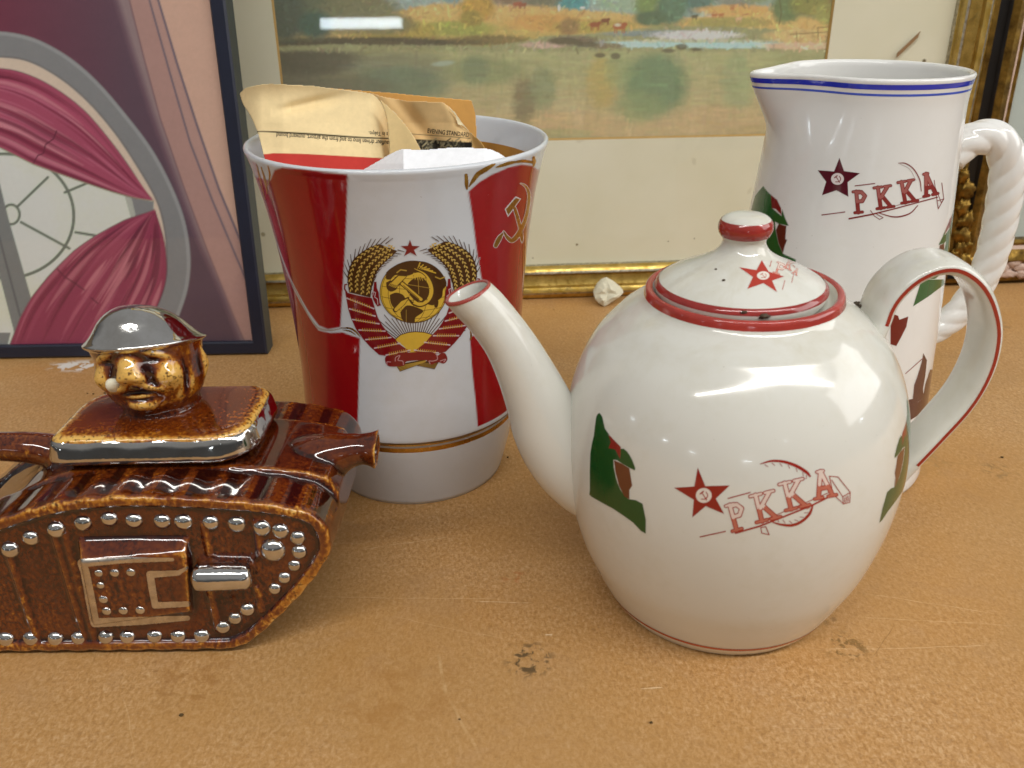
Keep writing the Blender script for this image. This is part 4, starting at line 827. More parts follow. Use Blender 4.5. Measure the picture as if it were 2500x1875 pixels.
# ------------------------------------------------------------------ round teapot
AT = Axis(0.0982, 0.3299, -0.021, 0.001)
pot = thing('teapot', 'round white porcelain teapot with red star emblem and lettering on its belly', 'teapot', tuple(AT.o))
bz = [0.006, 0.02, 0.035, 0.055, 0.075, 0.095, 0.113, 0.128, 0.140]; br = [0.0540, 0.0604, 0.0662, 0.0710, 0.0732, 0.0721, 0.0680, 0.0608, 0.0502]
body = [(0.0460, 0.003), (0.0475, 0.0006), (0.0495, 0.0), (0.0507, 0.0012), (0.0520, 0.0030)]+smooth_line(list(zip(br, bz)), 8).tolist()+[(0.0462, 0.1430), (0.0427, 0.1455), (0.0408, 0.1470), (0.0399, 0.1486), (0.0397, 0.1500), (0.0394, 0.1512), (0.0386, 0.1518), (0.0374, 0.1516), (0.0364, 0.1508), (0.0356, 0.1492), (0.0352, 0.1478), (0.0335, 0.1474), (0.0310, 0.1472), (0.0300, 0.1440), (0.0295, 0.138)]
pb = turned('body', AT, body, M_POT, pot, 192)
obody = body[2:body.index((0.0386, 0.1518))]
pot_r = lambda z: np.interp(z, [p_[1] for p_ in obody], [p_[0] for p_ in obody])
RL = '#9c3029'
def ring_paint(name, axis, prof, col, parent, lift, n=192, wob=0.0):
    P = np.array(prof, float); d = np.gradient(P, axis=0); d /= np.linalg.norm(d, axis=1)[:, None]; P = P+np.stack([d[:, 1], -d[:, 0]], 1)*lift
    o = turned(name, axis, P, M_PAINT, parent, n, None, False); c = np.repeat(lin(col)[None], len(o.data.vertices), 0)
    k = np.arange(len(c)); c = c*(0.8+0.5*fbm((k % n)/9.0, (k//n)/3.0, 3, 3))[:, None]; set_color(o, c); return o
ring_paint('red_line', AT, [(0.0400, 0.1482), (0.0397, 0.1500), (0.0394, 0.1512), (0.0386, 0.1518), (0.0374, 0.1516), (0.0366, 0.1510)], '#a83c33', pot, 1e-4)
ring_paint('red_line', AT, [(pot_r(z), z) for z in (0.0070, 0.0080, 0.0089)], '#b0472f', pot, 1e-4)
# lid
lidp = [(0.0300, 0.1440), (0.0318, 0.1460), (0.0330, 0.1476), (0.0338, 0.1490), (0.0343, 0.1503), (0.0344, 0.1514), (0.0341, 0.1524), (0.0334, 0.1532)]+smooth_line([(0.0322, 0.1541), (0.0290, 0.1561), (0.0245, 0.1583), (0.0198, 0.1604), (0.0155, 0.1626), (0.0120, 0.1648), (0.0096, 0.1672), (0.0085, 0.1695), (0.0086, 0.1712), (0.0096, 0.1728), (0.0104, 0.1744), (0.0106, 0.1760), (0.0102, 0.1778), (0.0090, 0.1794), (0.0068, 0.1806), (0.0035, 0.1812), (0.0004, 0.1814)], 5).tolist()
ALD = Axis(0.0982-0.0016, 0.3299-0.001, -0.021, 0.001)
lidp = [(a_, b_+0.0012) for a_, b_ in lidp]
lid = turned('lid', ALD, lidp, M_POT, pot, 160)
lr = np.array(lidp)
ring_paint('red_line', ALD, [(0.0344, 0.1526), (0.0341, 0.1536), (0.0334, 0.1544), (0.0328, 0.1549)], '#96302b', lid, 1e-4)
kb = [p_ for p_ in lidp if 0.1734 < p_[1] < 0.1802 and p_[0] > 0.009]; ring_paint('red_line', ALD, kb, '#9a332c', lid, 1e-4)
# spout
sp_c = np.array([(1142, 714), (1166, 740), (1190, 766), (1240, 832), (1279, 902), (1312, 975), (1340, 1045), (1380, 1110), (1432, 1168), (1490, 1205)], float); sp_h = np.array([62, 62, 61, 64, 72, 82, 92, 98, 95, 88.])
SY = AT.o[1]
C3 = at_y(sp_c[:, 0], sp_c[:, 1], SY); W3 = (C3-CAM)@FW; R3 = sp_h*W3/F*0.97
Cs = smooth_line(np.column_stack([C3, R3]), 6); C3, R3 = Cs[:, :3], Cs[:, 3]
tan = np.gradient(C3, axis=0); tan /= np.linalg.norm(tan, axis=1)[:, None]
open_n = np.array([math.sin(math.radians(-22)), 0.0, math.cos(math.radians(-22))])*-1
nn = np.array([open_n*(1-t)+tan[i]*t for i, t in enumerate(np.clip(np.linspace(0, 4, len(C3)), 0, 1))]); nn /= np.linalg.norm(nn, axis=1)[:, None]
n_ = 56; ph = np.linspace(0, 2*math.pi, n_+1)[:-1]; rows = []
def sec(c, nrm, r, e=1.0):
    a = np.array([0, 1.0, 0]); b = np.cross(nrm, a); b /= np.linalg.norm(b)
    return c+(r*np.cos(ph))[:, None]*a+(r*e*np.sin(ph))[:, None]*b
for i in range(len(C3)-1, -1, -1): rows.append(sec(C3[i], nn[i], R3[i]))
th_ = 0.0014
lip = -nn[0]
rows.append(sec(C3[0]+lip*0.0005, nn[0], R3[0]-th_*0.35)); rows.append(sec(C3[0]+lip*0.0005, nn[0], R3[0]-th_*0.75)); rows.append(sec(C3[0], nn[0], R3[0]-th_*1.1))
for i in range(3, 26, 3): rows.append(sec(C3[i], nn[i], R3[i]-th_*1.3))
V = np.array(rows).reshape(-1, 3); f = grid_faces(len(rows), n_, True).tolist(); f.append([(len(rows)-1)*n_+k for k in range(n_)])
spt = mesh_obj('spout', V, f, M_POT, pot); bm = bmesh.new(); bm.from_mesh(spt.data); bmesh.ops.recalc_face_normals(bm, faces=bm.faces); bm.to_mesh(spt.data); bm.free()
k0 = len(C3)-1; rr_ = [sec(C3[0]-lip*0.0006, nn[0], R3[0]+1.2e-4), sec(C3[0]+lip*0.0001, nn[0], R3[0]+1e-4), sec(C3[0]+lip*0.0007, nn[0], R3[0]-th_*0.30), sec(C3[0]+lip*0.0007, nn[0], R3[0]-th_*0.80), sec(C3[0]+lip*0.0001, nn[0], R3[0]-th_*1.16)]
so = mesh_obj('red_line', np.array(rr_).reshape(-1, 3), grid_faces(5, n_, True), M_PAINT, spt); set_color(so, np.repeat(lin('#a2443a')[None], 5*n_, 0))
# handle: flat strap
hp = np.array([(2110, 870), (2140, 832), (2163, 795), (2178, 757), (2202, 722), (2242, 687), (2292, 664), (2342, 662), (2388, 688), (2420, 732), (2438, 790), (2439, 842), (2426, 900), (2400, 957), (2366, 1008), (2318, 1062), (2262, 1122), (2214, 1172), (2170, 1218)], float)
HW0 = 0.0122
hc = at_y(hp[:, 0], hp[:, 1], SY-HW0); hc[:, 1] = SY; hc = smooth_line(hc, 8)
tn = np.gradient(hc, axis=0); tn /= np.linalg.norm(tn, axis=1)[:, None]; nb = np.stack([-tn[:, 2], np.zeros(len(tn)), tn[:, 0]], 1)
s_ = np.linspace(0, 1, len(hc)); hw = np.interp(s_, [0, 0.12, 0.45, 0.8, 1], [0.0150, 0.0128, 0.0122, 0.0112, 0.0105]); ht = np.interp(s_, [0, 0.1, 0.9, 1], [0.0055, 0.0034, 0.0032, 0.0045])
ph = np.linspace(0, 2*math.pi, 41)[:-1]; ex = 0.55
sx = np.sign(np.cos(ph))*np.abs(np.cos(ph))**ex; sy = np.sign(np.sin(ph))*np.abs(np.sin(ph))**0.8
V = hc[:, None, :]+(hw[:, None]*sx[None])[..., None]*np.array([0, 1.0, 0])+(ht[:, None]*sy[None])[..., None]*nb[:, None, :]
f = grid_faces(len(hc), 40, True).tolist(); f.append(list(range(40))[::-1]); f.append([(len(hc)-1)*40+k for k in range(40)])
hd = mesh_obj('handle', V.reshape(-1, 3), f, M_POT, pot); bm = bmesh.new(); bm.from_mesh(hd.data); bmesh.ops.recalc_face_normals(bm, faces=bm.faces); bm.to_mesh(hd.data); bm.free()
a0, a1 = 16, len(hc)-13
for idx in ([19, 20, 21], [39, 0, 1]):
    hwl = hw+1e-4; htl = ht+1e-4
    Vl = hc[a0:a1, None, :]+(hwl[a0:a1, None]*sx[None, idx])[..., None]*np.array([0, 1.0, 0])+(htl[a0:a1, None]*sy[None, idx])[..., None]*nb[a0:a1, None, :]
    o = mesh_obj('red_line', Vl.reshape(-1, 3), grid_faces(a1-a0, len(idx)), M_PAINT, hd); set_color(o, np.repeat(lin('#a03325')[None], len(o.data.vertices), 0))
SP = Surface([pb]); SL = Surface([lid])
k5 = lambda pts: [(1400+x*0.3843, 980+y*0.3843) for x, y in pts]
cv = Canvas(1690, 1110, 2085, 1325, 0.8) if False else Canvas(1640, 1110, 2090, 1325, 0.85)
logo(cv, k5, [(790, 420), (838, 538), (993, 533), (905, 617), (958, 715), (840, 665), (755, 737), (765, 625), (640, 548), (768, 540)], (828, 597, 50, 47),
     [('P', 1040, 730, 130, 165, -0.27), ('K', 1215, 668, 170, 170, -0.24), ('K', 1400, 592, 170, 170, -0.24), ('A', 1585, 525, 140, 165, -0.2)],
     [([(982, 616), (1122, 578)], 2.8), ([(805, 860), (965, 825)], 2.8), ([(1030, 836), (1180, 793), (1340, 730), (1510, 662), (1650, 592)], 4.4), ([(1175, 768), (1500, 632), (1645, 568)], 2.0)],
     [([(1188, 397), (1260, 378), (1340, 384), (1420, 412), (1480, 450), (1502, 474)], [2, 5.5, 7, 8, 8, 5]), ([(1520, 660), (1500, 712), (1452, 760), (1390, 786), (1320, 782), (1268, 768)], [4, 7, 7, 7, 5.5, 3])],
     [[(1625, 475), (1680, 480), (1757, 575), (1755, 640), (1715, 650), (1650, 592), (1625, 475)], [(1710, 605), (1757, 578)], [(1710, 605), (1715, 650)], [(1710, 605), (1640, 500)], [(1190, 800), (1222, 796), (1243, 846), (1196, 836), (1190, 800)], [(1722, 612), (1724, 640)], [(1732, 606), (1736, 636)], [(1742, 600), (1746, 632)]],
     '#98261c', '#e0cdc2', '#bb6a58', '#8f2018', '#e2d8cd', 2.3)
decal('star_and_lettering', cv, SP.px, M_PAINT, pot, 8e-5, under='#d8d7ce', label='red star and four red capital letters')
GR = '#1d4f22'
def soldier(cv, k):
    cv.poly(k([(165, 72), (185, 100), (200, 170), (225, 205), (240, 250), (255, 300), (320, 300), (360, 345), (385, 400), (390, 438), (310, 395), (255, 370), (270, 480), (300, 560), (350, 620), (440, 650), (460, 840), (380, 770), (250, 680), (115, 605), (105, 560), (108, 330), (130, 220), (145, 100)]), GR, 1, None, 2)
    cv.poly(k([(222, 207), (262, 248), (302, 290), (298, 366), (266, 305), (224, 297), (238, 258)]), '#8c2b22')
    cv.poly(k([(258, 372), (310, 396), (356, 424), (362, 460), (374, 535), (356, 562), (356, 622), (325, 604), (290, 535), (268, 450)]), '#6b3a20')
sc = Canvas(1430, 1000, 1585, 1312, 1.0); soldier(sc, k5)
s1 = decal('soldier_profile', sc, SP.px, M_PAINT, pot, 8e-5, under='#d8d7ce', label='green hooded soldier profile with red star')
a = uv_of(SP, AT, [(1550, 1148), (2184, 1118)]); mirrored_soldier(s1, AT, math.radians((a[0][0]+a[1][0])/2), (a[1][1]-a[0][1])/1000, 'soldier_profile', pot, pot_r, 8e-5)
kl = lambda pts: [(1550+x*0.2441, 640+y*0.2441) for x, y in pts]
lc = Canvas(1795, 618, 1990, 725, 0.7)
logo(lc, kl, [(1268, -20), (1338, 96), (1492, 145), (1372, 186), (1422, 300), (1285, 212), (1125, 268), (1180, 150), (1042, 52), (1216, 80)], (1283, 135, 62, 42),
     [('P', 1455, 70, 130, 110, 0.35), ('K', 1545, 25, 90, 90, 0.5), ('A', 1610, 95, 60, 60, 0.5)], [([(1500, 185), (1475, 275)], 1.7), ([(1586, 125), (1568, 205)], 1.6), ([(1365, -10), (1350, 45)], 1.8), ([(1580, 30), (1600, 55)], 1.5)], [], [], '#b44a38', '#e4d6c8', '#d89a88', '#b03a2b', '#e4ddd0', 1.2, False)
decal('star_and_lettering', lc, SL.px, M_PAINT, lid, 8e-5, under='#d8d7ce')
dm = plain('dark_speck', '#4a3d2c', 0.7)
for k, (x, y, s) in enumerate(((1748, 657, 0.0006), (1767, 684, 0.0008))):
    P, N = SL.px([x], [y]); blobmesh('glaze_pit', P[0], s, dm, lid, 120+k, (1, 1, 0.5), 8, 6, 0.2)
for k, (x, y, s) in enumerate(((1866, 771, 0.0017), (1816, 762, 0.0010), (2096, 744, 0.0018), (2101, 748, 0.0012))):
    P, N = Surface([pb, lid, hd]).px([x], [y]); blobmesh('dirt_clot', P[0], s, dm, pot, 130+k, (1.2, 1, 0.7), 10, 8, 0.9, 4.0)

# ------------------------------------------------------------------ tall jug with twisted handle
AJ = Axis(0.1822, 0.453)
jug = thing('milk_jug', 'tall white porcelain jug with blue rim lines and twisted rope handle', 'jug', tuple(AJ.o))
jz = [0.004, 0.03, 0.07, 0.111, 0.15, 0.185, 0.2067, 0.216]; jr = [0.0632, 0.0606, 0.0575, 0.0546, 0.0511, 0.0480, 0.0465, 0.0467]
jo = [(0.055, 0.0015), (0.0580, 0.0), (0.0612, 0.0004), (0.0627, 0.0018)]+smooth_line(list(zip(jr, jz)), 7).tolist()+[(0.0470, 0.2185), (0.0474, 0.2205), (0.0476, 0.2216)]
ji = [(0.0472, 0.2224), (0.0465, 0.2228), (0.0455, 0.2224), (0.0448, 0.2212), (0.0445, 0.219), (0.0446, 0.21), (0.0458, 0.185), (0.0520, 0.111), (0.058, 0.03), (0.055, 0.008), (0.0005, 0.006)]
def lip_deform(R, Z, T):
    d = np.angle(np.exp(1j*(T-math.pi-0.05))); k = np.clip((Z-0.186)/0.036, 0, 1); k = k*k*(3-2*k)
    g = np.exp(-(d/0.25)**2)-0.16*np.exp(-((np.abs(d)-0.72)/0.25)**2)
    return R+k*g*0.0142, Z+k*(np.exp(-(d/0.33)**2)*-0.0010-0.0011*np.exp(-((np.abs(d)-0.75)/0.3)**2)*0), T
jb = turned('body', AJ, jo+ji, M_JUG, jug, 192, lip_deform)
jug_r = lambda z: np.interp(z, [p_[1] for p_ in jo[1:]], [p_[0] for p_ in jo[1:]])
for za, zb, c in ((0.2180, 0.2203, '#2236bd'), (0.2152, 0.2162, '#4a5fc4')):
    o = turned('blue_line', AJ, [(jug_r(z)+9e-5, z) for z in np.linspace(za, zb, 5)], M_PAINT, jug, 192, lip_deform, False); k = np.arange(len(o.data.vertices))
    set_color(o, lin(c)[None]*(0.75+0.6*fbm((k % 192)/5.0, (k//192)/4.0, 8, 3))[:, None])
rp = np.array([(2318, 385), (2352, 352), (2385, 338), (2415, 335), (2440, 348), (2456, 378), (2460, 420), (2453, 480), (2442, 540), (2428, 600), (2408, 660), (2378, 715), (2340, 762), (2300, 795), (2262, 815)], float)
rc = smooth_line(at_y(rp[:, 0], rp[:, 1], AJ.o[1]), 12); s_ = np.linspace(0, 1, len(rc))
tube('rope_handle', rc, None, np.interp(s_, [0, 0.1, 0.5, 0.85, 1], [0.0088, 0.0089, 0.0088, 0.0078, 0.0074]), M_JUG, jug, 64, 4, 135.0, 0.085, 1.0, True, (0, 1, 0))
SJ = Surface([jb]); k4 = lambda pts: [(1750+x*0.434, 80+y*0.434) for x, y in pts]
cv = Canvas(1980, 385, 2310, 545, 0.85)
logo(cv, k4, [(690, 703), (716, 778), (805, 790), (736, 840), (740, 922), (673, 886), (592, 914), (615, 838), (568, 773), (660, 780)], (679, 822, 36, 33),
     [('P', 808, 950, 90, 118, -0.1), ('K', 938, 925, 105, 118, -0.14), ('K', 1072, 893, 100, 118, -0.18), ('A', 1190, 853, 82, 122, -0.22)],
     [([(778, 861), (888, 848)], 2.4), ([(592, 1025), (720, 1008)], 2.6), ([(745, 1046), (870, 1022), (1000, 990), (1240, 925)], [4, 4, 3, 3]), ([(1000, 975), (1235, 905)], 1.2)],
     [([(1022, 733), (1060, 735), (1105, 765), (1140, 825), (1150, 890)], [1.5, 3, 3, 3, 2]), ([(1130, 972), (1082, 1018), (1000, 1036), (905, 1012)], [2, 3.2, 3.4, 2]), ([(1030, 738), (1085, 768), (1120, 830)], [0.8, 0.8, 0.8])],
     [[(1222, 830), (1245, 990), (1276, 935), (1265, 845)], [(1228, 870), (1262, 955), (1276, 935)], [(865, 1000), (885, 1030), (915, 1050), (935, 1040), (890, 1015)], [(1240, 945), (1275, 935)]],
     '#7d2522', '#a4605a', '#8a3531', '#561220', '#e0d6d4', 1.9, False)
decal('star_and_lettering', cv, SJ.px, M_PAINT, jug, 8e-5, under='#e4e3df', label='dark red star and four brick red capital letters')
JH = turned_hit(AJ, jug_r)
def juv(pts): return uv_of(SJ, AJ, k4(pts))
sj = Canvas(-250, 60, -105, 190, 0.45)
left = juv([(247, 860), (262, 862), (305, 912), (330, 960)]); 
gp = juv([(262, 862), (305, 912), (312, 985), (365, 1030), (368, 992), (384, 1040), (405, 1086), (350, 1076), (328, 1062), (332, 1110), (348, 1185), (372, 1242), (446, 1276), (440, 1302), (350, 1270), (290, 1225), (262, 1185)])
sj.poly(np.vstack([gp, [[gp[-1][0]-14, gp[-1][1]+4], [gp[0][0]-20, gp[0][1]-42], [gp[0][0]-11, gp[0][1]-8]]]), '#1f5a26')
sj.poly(juv([(305, 910), (340, 940), (362, 986), (366, 1026), (332, 992), (310, 987)]), '#7b1f1a'); sj.poly(juv([(348, 1076), (392, 1086), (386, 1160), (396, 1166), (382, 1200), (372, 1242), (348, 1185), (333, 1110)]), '#5a2a1c')
s2 = decal('soldier_profile', sj, JH, M_PAINT, jug, 8e-5, under='#e4e3df', label='green hooded soldier profile at left of the jug')
a = uv_of(SJ, AJ, k4([(405, 1086)])+[(2291, 598)]); mirrored_soldier(s2, AJ, math.radians((a[0][0]+a[1][0])/2), (a[1][1]-a[0][1])/1000, 'soldier_profile', jug, jug_r, 8e-5)
k7 = lambda pts: [(2050+x*0.434, 580+y*0.434) for x, y in pts]
rj = Canvas(2150, 672, 2312, 1035, 0.9)
rj.poly(k7([(412, 387), (460, 235), (585, 235), (590, 262), (500, 330)]), '#1f5a26')
rj.poly(k7([(285, 440), (310, 433), (328, 440), (335, 462), (385, 444), (375, 500), (345, 560), (318, 610), (285, 600)]), '#6f1d18')
for pl_ in ([(470, 650), (490, 690), (482, 770), (468, 850), (472, 900), (440, 925), (410, 905), (418, 830), (436, 780), (460, 700)], [(508, 742), (535, 742), (525, 800), (510, 900), (498, 960), (480, 1015), (440, 1000), (395, 1028), (370, 915), (420, 905), (440, 925), (465, 905), (482, 820)]): rj.poly(k7(pl_), '#56261b')
rj.stroke(k7([(370, 765), (468, 678)]), 1.8, '#8a3a30'); 
decal('soldier_figures', rj, SJ.px, M_PAINT, jug, 1.0e-4, under='#e4e3df')
# ------------------------------------------------------------------ tank-shaped teapot with a helmeted head for a knob
YN, YI, YF0, YF = 0.2835, 0.3075, 0.3480, 0.3720
tank = thing('tank_teapot', 'brown glazed tank shaped teapot with silver rivets and helmeted head knob', 'teapot', (-0.17, 0.3275, 0.0))
def glaze():
    t = NT('treacle_glaze'); p = t.pos(); a = t.attr('thin', 'Fac')
    n1 = t.noise(560, 3, 0.55, t.mapping(p, (1, 1, 0.7)), 0.3); n2 = t.noise(38, 4, 0.6, p); n3 = t.noise(640, 3, 0.6, p)
    k = t.math('ADD', a, t.math('MULTIPLY', t.math('SUBTRACT', n1, 0.5), t.ramp(t.noise(26, 3, 0.6, p), [(0.38, 0.35), (0.62, 1.5)]))); k = t.math('ADD', k, t.math('MULTIPLY', t.math('SUBTRACT', n2, 0.5), 0.6))
    c = t.ramp(k, [(0.10, L3('#260906')), (0.34, L3('#58230a')), (0.55, L3('#74380d')), (0.72, L3('#b3721f')), (0.92, L3('#dcae58'))])
    sp = t.math('MULTIPLY', t.ramp(n3, [(0.56, 0.0), (0.63, 1.0)]), t.ramp(k, [(0.5, 0.0), (0.7, 0.85)]))
    t.base(t.mix(sp, c, L3('#3a1a08'))); t.set(Roughness=0.07, IOR=1.55, Coat__Weight=0.5, Coat__Roughness=0.03); t.bump(t.noise(90, 2, 0.4, p), 0.05, 0.002); return t.m
M_TANK = glaze()
def thin_attr(o, base, scale, it=14, extra=None):
    """thickness of the glaze: it runs off ridges and pools in hollows"""
    me = o.data; nv = len(me.vertices); P = np.zeros(nv*3); me.vertices.foreach_get('co', P); P = P.reshape(-1, 3); N = np.zeros(nv*3); me.vertices.foreach_get('normal', N); N = N.reshape(-1, 3)
    E = np.zeros(len(me.edges)*2, int); me.edges.foreach_get('vertices', E); E = E.reshape(-1, 2); deg = np.bincount(E.ravel(), minlength=nv)[:, None]; Q = P.copy()
    for _ in range(it):
        S = np.zeros_like(Q); np.add.at(S, E[:, 0], Q[E[:, 1]]); np.add.at(S, E[:, 1], Q[E[:, 0]]); Q = 0.4*Q+0.6*S/np.maximum(deg, 1)
    d = ((P-Q)*N).sum(1); v = base+d*scale
    if extra is not None: v = v+extra(P, N)
    set_float(o, np.clip(v, 0, 1), 'thin')
outl = smooth_line([(-0.282, 0.010), (-0.275, 0.0225), (-0.258, 0.040), (-0.235, 0.0575), (-0.218, 0.0668), (-0.2052, 0.0714), (-0.1908, 0.0764), (-0.176, 0.0796), (-0.1569, 0.0814), (-0.1384, 0.0809), (-0.1201, 0.0797), (-0.1016, 0.0778), (-0.0879, 0.0748), (-0.0795, 0.0705), (-0.0758, 0.061), (-0.0772, 0.0525), (-0.0865, 0.0382), (-0.0993, 0.0232), (-0.1133, 0.0092), (-0.1204, 0.0050), (-0.130, 0.0034), (-0.20, 0.0032), (-0.265, 0.0034), (-0.278, 0.005)], 6)
outl = interp_line(np.vstack([outl, outl[:1]]), 331)[:-1]
def ring_normals(P):
    d = np.roll(P, -1, 0)-np.roll(P, 1, 0); d /= np.linalg.norm(d, axis=1)[:, None]; return np.stack([-d[:, 1], d[:, 0]], 1)
on = ring_normals(outl)
if ((outl+on*0.002)[:, 1].max() < outl[:, 1].max()): on = -on
per = np.arange(len(outl))*np.linalg.norm(outl[1]-outl[0]); PITCH_L = 0.0124
wave = 0.00026*np.cos(2*math.pi*per/PITCH_L)
outl = outl+on*0.0011
rim_o = outl+on*(wave-0.0003)[:, None]
def prism(bm, P, y0, y1):
    a = [bm.verts.new((x, y0, z)) for x, z in P]; b = [bm.verts.new((x, y1, z)) for x, z in P]; n = len(P)
    bm.faces.new(a); bm.faces.new(b[::-1])
    for i in range(n): bm.faces.new((a[i], b[i], b[(i+1) % n], a[(i+1) % n]))
def boxb(bm, x0, x1, y0, y1, z0, z1, shear=None):
    V = [(x0, y0, z0), (x1, y0, z0), (x1, y1, z0), (x0, y1, z0), (x0, y0, z1), (x1, y0, z1), (x1, y1, z1), (x0, y1, z1)]
    v = [bm.verts.new(q) for q in V]
    for q in ((0, 3, 2, 1), (4, 5, 6, 7), (0, 1, 5, 4), (1, 2, 6, 5), (2, 3, 7, 6), (3, 0, 4, 7)): bm.faces.new([v[i] for i in q])
def ringband(bm, Po, Pi, y0, y1):
    n = len(Po); A = [[bm.verts.new((x, y, z)) for x, z in P] for P in (Po, Pi) for y in (y0, y1)]; o0, o1, i0, i1 = A
    for k in range(n):
        j = (k+1) % n
        bm.faces.new((o0[k], o1[k], o1[j], o0[j])); bm.faces.new((i0[k], i0[j], i1[j], i1[k])); bm.faces.new((o0[k], o0[j], i0[j], i0[k])); bm.faces.new((o1[k], i1[k], i1[j], o1[j]))
K1 = 0.5726
def side(x, y, Yp=YN): return at_y(np.array(x*K1), np.array(700+y*K1), Yp)
bm = bmesh.new()
rec = 0.0022
for y_face, y_in, s in ((YN, YI, 1), (YF, YF0, -1)):
    a, b = sorted((y_face+s*rec, y_in)); prism(bm, (outl+on*wave[:, None]*1.0), a, b)
    a, b = sorted((y_face, y_face+s*(rec+0.0006))); ringband(bm, rim_o, outl-on*0.0046, a, b)
# hull between the tracks
hull = [(-0.262, 0.004), (-0.262, 0.034), (-0.236, 0.0560), (-0.208, 0.0720), (-0.196, 0.0775), (-0.186, 0.0808), (-0.150, 0.0830), (-0.118, 0.0826), (-0.100, 0.0812), (-0.087, 0.0792), (-0.0785, 0.0765), (-0.0745, 0.068), (-0.0750, 0.052), (-0.092, 0.030), (-0.118, 0.004)]
prism(bm, hull, YI-0.002, YF0+0.002)
boxb(bm, -0.262, -0.128, YN+0.006, YF-0.006, 0.0, 0.01)
# vertical seams
for x, y0, y1 in ((20, 1130, 1530), (215, 1040, 1530), (262, 1060, 1530), (862, 1020, 1160), (890, 1300, 1480), (1085, 1010, 1160), (1090, 1290, 1400)):
    P0, P1 = side(x, y0), side(x+22, y1); boxb(bm, P0[0]-0.0010, P0[0]+0.0010, YN+0.0011, YN+0.005, P1[2], P0[2])
# sponson: wedge box, proud at its rear edge
qf = [side(x, y, YN-0.005) for x, y in ((348, 1168), (788, 1150), (802, 1400), (402, 1440))]; qb = [side(x, y, YN) for x, y in ((303, 1062), (782, 1052), (812, 1425), (365, 1458))]
v = [bm.verts.new((a[0], YN-(0.0062, 0.0034, 0.0030, 0.0058)[k], a[2])) for k, a in enumerate(qf)]; w = [bm.verts.new((a[0], YN+0.006, a[2])) for a in qb]
bm.faces.new(v); bm.faces.new(w[::-1])
for i in range(4): bm.faces.new((v[i], w[i], w[(i+1) % 4], v[(i+1) % 4]))
# track grousers across the top of both tracks
for y0, y1 in ((YN+0.0005, YI-0.0005), (YF0+0.0005, YF-0.0005)):
    for k in range(0, int(per[-1]/PITCH_L)+1):
        i = int(np.argmin(abs(per-k*PITCH_L))); c = outl[i]; n2 = on[i]; t2 = np.array([n2[1], -n2[0]])
        continue
        P = [c-t2*0.0016-n2*0.002, c-t2*0.0009+n2*0.00045, c+t2*0.0009+n2*0.00045, c+t2*0.0016-n2*0.002]; prism(bm, P, y0, y1)
# spout (thick hollow tube) and handle bar at the back
def tubeb(bm, C, R, n=28, inner=None):
    C = np.asarray(C); T_ = np.gradient(C, axis=0); T_ /= np.linalg.norm(T_, axis=1)[:, None]; ph = np.linspace(0, 2*math.pi, n+1)[:-1]; rows = []
    seq = [(C[i], T_[i], R[i]) for i in range(len(C))]
    if inner: seq += [(C[i], T_[i], R[i]-inner) for i in range(len(C)-1, len(C)-inner_n-1, -1)]
    for c, t_, r_ in seq:
        a = np.array([0, 1.0, 0]); b = np.cross(t_, a); b /= np.linalg.norm(b); rows.append([bm.verts.new(tuple(c+r_*math.cos(p_)*a+r_*math.sin(p_)*b)) for p_ in ph])
    for r0, r1 in zip(rows, rows[1:]):
        for k in range(n): bm.faces.new((r0[k], r1[k], r1[(k+1) % n], r0[(k+1) % n]))
    bm.faces.new(rows[0]); bm.faces.new(rows[-1][::-1])
inner_n = 7
spc = smooth_line([(-0.104, 0.3275, 0.062), (-0.092, 0.3275, 0.0685), (-0.0815, 0.3275, 0.0742), (-0.0725, 0.3275, 0.0770), (-0.0655, 0.3275, 0.0778), (-0.0600, 0.3275, 0.0775)], 4)
tubeb(bm, spc, np.interp(np.linspace(0, 1, len(spc)), [0, 0.35, 0.6, 0.76, 0.9, 1], [0.016, 0.0122, 0.0078, 0.0068, 0.0078, 0.0092]), inner=0.0022)
hb = smooth_line([(-0.196, 0.3275, 0.074), (-0.206, 0.3275, 0.0785), (-0.220, 0.3275, 0.0805), (-0.245, 0.3275, 0.080), (-0.272, 0.3275, 0.072), (-0.284, 0.3275, 0.050), (-0.276, 0.3275, 0.030), (-0.260, 0.3275, 0.020)], 5)
tubeb(bm, hb, np.interp(np.linspace(0, 1, len(hb)), [0, 0.15, 0.4, 1], [0.0105, 0.0075, 0.0062, 0.0062]))
me = bpy.data.meshes.new('hull'); bmesh.ops.recalc_face_normals(bm, faces=bm.faces); bm.to_mesh(me); bm.free()
tmp = bpy.data.objects.new('hull_tmp', me); COL.objects.link(tmp)
md = tmp.modifiers.new('r', 'REMESH'); md.mode = 'VOXEL'; md.voxel_size = 0.00085
md = tmp.modifiers.new('s', 'SMOOTH'); md.factor = 0.5; md.iterations = 7
dg = bpy.context.evaluated_depsgraph_get(); hm = bpy.data.meshes.new_from_object(tmp.evaluated_get(dg)); bpy.data.objects.remove(tmp); hm.name = 'hull'
hullo = bpy.data.objects.new('hull', hm); COL.objects.link(hullo); attach(hullo, tank); hm.materials.clear(); hm.materials.append(M_TANK)
hm.polygons.foreach_set('use_smooth', np.ones(len(hm.polygons), bool))
